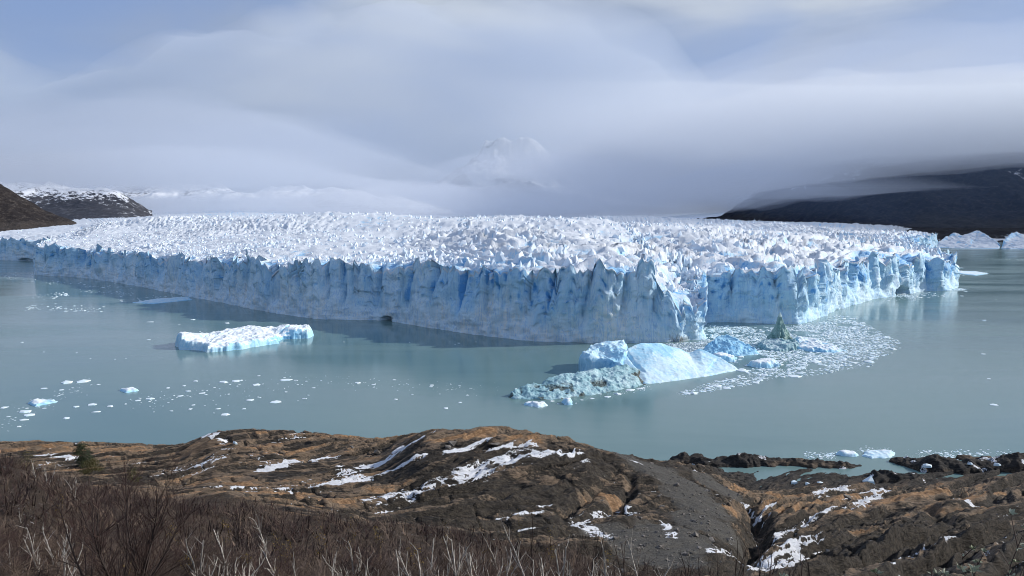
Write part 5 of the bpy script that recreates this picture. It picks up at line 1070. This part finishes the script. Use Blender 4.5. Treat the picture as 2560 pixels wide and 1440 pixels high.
# leaves
def leaf_cards(centers, dirs, ln, wd, rg):
    """folded little leaves: two triangles each side of the midrib"""
    n = len(centers); d = dirs/np.linalg.norm(dirs, axis=1, keepdims=True); rv = rg.normal(size=(n, 3)); s_ = np.cross(d, rv); s_ /= np.linalg.norm(s_, axis=1, keepdims=True); nn_ = np.cross(d, s_)
    L_ = ln*rg.uniform(.6, 1.2, (n, 1)); W_ = wd*rg.uniform(.7, 1.2, (n, 1))
    V = np.stack([centers, centers + d*L_*.45 + s_*W_ + nn_*W_*.4, centers + d*L_, centers + d*L_*.45 - s_*W_ + nn_*W_*.4, centers + d*L_*.5], 1)
    f = np.array([[0, 1, 4], [1, 2, 4], [2, 3, 4], [3, 0, 4]])
    return V.reshape(-1, 3), (f[None] + (np.arange(n)*5)[:, None, None]).reshape(-1, 3)
def leafy(name, label, cat, px, pt, d_, width, mat, nleaf, ln, group=None, conif=False, seed=0, hfix=None):
    rr = random.Random(seed); rg = np.random.default_rng(seed)
    p_ = at_d(px, pt, d_); g = float(ground_z(p_[0], p_[1])); h = hfix or max(p_[2] - g, .8)
    o = root(name, label, cat, group); o.location = (p_[0], p_[1], g); S_ = []
    if conif: grow(S_, (0, 0, -.2), (0, 0, 1), h*.9, .14, 1, rr, .7, (3,), 6, .1, .05, .4, .2)
    else:
        for k in range(5):
            a_ = rr.uniform(0, 6.28); d = np.array([math.cos(a_)*.5, math.sin(a_)*.5, 1.]); d /= np.linalg.norm(d); grow(S_, (0, 0, -.1), d, h*rr.uniform(.6, .95), .03, 1, rr, .5, (2,), 4, .05, .12, .45, .3)
    link('trunk' if conif else 'stems', twig_mesh('stems', S_, M_DARK if conif else M_BROWN), parent=o)
    ncl = 26; C_ = []
    for k in range(ncl):
        t_ = rr.uniform(.22, 1.0); rad_ = width*.5*(math.sin(min(1, (1.05 - t_)*1.5 + .15)*math.pi/2) if conif else math.sqrt(max(.05, 1 - (2*t_ - 1.1)**2)))*math.sqrt(rr.random()); a_ = rr.uniform(0, 6.28); C_.append((math.cos(a_)*rad_, math.sin(a_)*rad_, h*t_*.95))
    C_ = np.array(C_); ci = rg.integers(0, ncl, nleaf); P = C_[ci] + rg.normal(size=(nleaf, 3))*np.array([width*.10, width*.10, h*.055])
    D_ = rg.normal(size=(nleaf, 3)) + np.array([0, 0, .3]); V, T = leaf_cards(P, D_, ln, ln*.32, rg)
    link('foliage' if not conif else 'crown', mesh_np('foliage', V, T, smooth=False), mat, parent=o); return o
leafy('evergreen_tree', 'small dark evergreen tree standing alone on the rock shelf', 'tree', 203, 1110, 243, 5.4, M_EVER, 2600, .42, conif=True, seed=81)
leafy('evergreen_bush', 'olive green bush just below the small evergreen tree', 'bush', 226, 1148, 205, 5.6, M_OLIVE, 1500, .38, seed=82)
leafy('evergreen_bush', 'dull green bush at the left edge above the thicket', 'bush', 62, 1128, 150, 5.0, M_OLIVE, 1300, .3, seed=83, hfix=9)
leafy('evergreen_bush', 'small dark green bush on brown rock right of the evergreen tree', 'bush', 330, 1172, 190, 3.2, M_OLIVE, 700, .3, seed=84)
for k, (px, pt, d_) in enumerate([(800, 1305, 66), (690, 1325, 62), (432, 1310, 66), (1030, 1360, 58), (1120, 1300, 78), (1045, 1395, 52), (720, 1350, 60), (1300, 1265, 88), (1520, 1370, 66), (880, 1280, 84), (612, 1385, 52), (1385, 1355, 62), (1270, 1405, 52), (690, 1408, 50), (1380, 1300, 80), (330, 1395, 40), (150, 1230, 70), (560, 1290, 72), (940, 1310, 70), (1210, 1375, 56), (470, 1385, 48)]):
    leafy('yellow_shrub', 'thin shrub with a few yellow autumn leaves ' + ('near the large dark bare tree' if px < 480 else ('in the thicket below the ochre ridge' if px < 930 else ('in the thicket below the snow streaked dome' if px < 1290 else 'at the right end of the thicket'))), 'shrub', px, pt, d_, 1.1, M_YEL, 70, .12, 'yellow leaved shrubs', seed=100 + k)
# pale leaved sprigs right below the viewpoint
def sprig(px, pt, d_, seed, label):
    rr = random.Random(seed); rg = np.random.default_rng(seed); p_ = at_d(px, pt, d_); g = float(ground_z(p_[0], p_[1])); h = p_[2] - g
    o = root('leafy_sprig', label, 'plant', 'pale leaved sprigs at the lower right'); o.location = (p_[0], p_[1], g); S_ = []
    grow(S_, (0, 0, -.05), (rr.gauss(0, .1), rr.gauss(0, .1), 1), h, .0055, 1, rr, .45, (1,), 8, .05, .10, .22, .45)
    link('stem', twig_mesh('stem', S_, M_BROWN, 4), parent=o)
    C_, D_ = [], []
    for s_ in S_:
        if s_[5] < h*.45: continue
        top = s_[5] > h*.93
        for k in range(8 if top else rr.choice((2, 3, 3, 4))):
            t_ = rr.random() if not top else 1.0; C_.append(np.array(s_[:3])*(1-t_) + np.array(s_[3:6])*t_); D_.append((rr.gauss(0, .8), rr.gauss(0, .8), .55 + rr.gauss(0, .3)))
    V, T = leaf_cards(np.array(C_), np.array(D_), 0.034, .0088, rg)
    link('leaves', mesh_np('leaves', V, T, smooth=False), M_PALE, parent=o)
for k, (px, pt) in enumerate([(2245, 1355), (2330, 1375), (2395, 1370), (2455, 1318), (2490, 1310), (2540, 1325), (2425, 1375), (2300, 1405), (2360, 1400), (2520, 1380), (2200, 1400), (2475, 1400), (2180, 1425), (2270, 1425), (2335, 1420), (2410, 1420), (2555, 1400), (2150, 1430), (2500, 1415), (2445, 1425), (2100, 1430), (1890, 1405)]):
    sprig(px, pt, R.uniform(3.4, 5.0), 900 + k, ('tall ' if pt < 1380 else 'short ') + 'sprig with narrow pale leaves ' + ('in the lower right corner' if px > 2440 else ('among the close sprigs below the rock ledges' if px > 2250 else 'left of the other close sprigs')))

# ------------------------------------------------------------------ stones
def stone_pts(seed):
    r = random.Random(seed); return [(r.gauss(0, .5), r.gauss(0, .45), r.gauss(.1, .32)) for _ in range(16)]
M_STONE = simple_noise_mat('grey_stone', (0.22, 0.20, 0.18), (0.10, 0.09, 0.08), 1.5, .9, .4, .05, .1)
STO = [hull('boulder', stone_pts(700 + k), M_STONE) for k in range(6)]; STOA = [arrays(m_) for m_ in STO]
for k, (px, py, wp) in enumerate([(1240, 1105, 22), (1128, 1104, 18), (1120, 1112, 12), (1735, 1305, 14), (1775, 1345, 20), (1740, 1340, 14), (1655, 1260, 12), (1690, 1215, 12), (1770, 1230, 14), (1800, 1260, 12), (1600, 1230, 10), (940, 1132, 16), (880, 1128, 12), (1650, 1370, 14), (1715, 1390, 16), (1540, 1350, 14), (2120, 1250, 18), (2200, 1225, 16), (1225, 1160, 18), (1690, 1330, 10)]):
    q = hit(px, py); s_ = wp*.75*q[1]/F; o = bpy.data.objects.new('boulder', STO[k % 6]); COL.objects.link(o); o.location = (q[0], q[1], float(ground_z(q[0], q[1])) + .1*s_); o.scale = (s_, s_, s_); o.rotation_euler = (0, 0, R.uniform(0, 6.28))
    o['label'] = 'grey boulder ' + ('on the crest of the snow streaked dome' if px < 1260 and px > 1000 else ('on the ochre ridge left of the dome' if px <= 1000 else ('on the orange rock near the inlet' if px > 2000 else 'on the dark gravel slope right of the dome'))); o['category'] = 'boulder'; o['group'] = 'boulders on the rock hill'
q = hit(587, 1113); o = bpy.data.objects.new('ice_block', FLO[3]); COL.objects.link(o); o.location = (q[0], q[1], float(ground_z(q[0], q[1]))); o.scale = (1.1, 1.0, 1.3); o['label'] = 'single white block perched on the ochre ridge left of the dome'; o['category'] = 'ice block'
rg = np.random.default_rng(55); n = 26000
yy = rg.uniform(115, 300, n); uu = rg.uniform(-.45, .72, n); xx = uu*yy
fi = np.interp(yy, DD, np.arange(len(DD))).astype(int); fj = ((uu - UU[0])/(UU[1] - UU[0])).astype(int)
keep = rg.random(n) < np.clip(gravel[fi, fj]*.5 + .05*(vn(xx*.05, yy*.05, seed=99) > .1), 0, 1); xx, yy = xx[keep], yy[keep]; n = len(xx); s_ = .10 + .5*rg.random(n)**3.5
V, T = scatter_mesh(STOA, rg.integers(0, 6, n), np.stack([xx, yy, ground_z(xx, yy) + .05], 1), rg.random(n)*6.28, np.stack([s_, s_, s_], 1))
link('gravel', mesh_np('gravel', V, T, smooth=False), M_STONE, kind='stuff')
print('stones', n, len(T))
for m_ in bpy.data.meshes: m_.calc_loop_triangles()
print('tris', sum(len(m_.loop_triangles) for m_ in bpy.data.meshes), sorted([(len(m_.loop_triangles), m_.name) for m_ in bpy.data.meshes])[-12:])
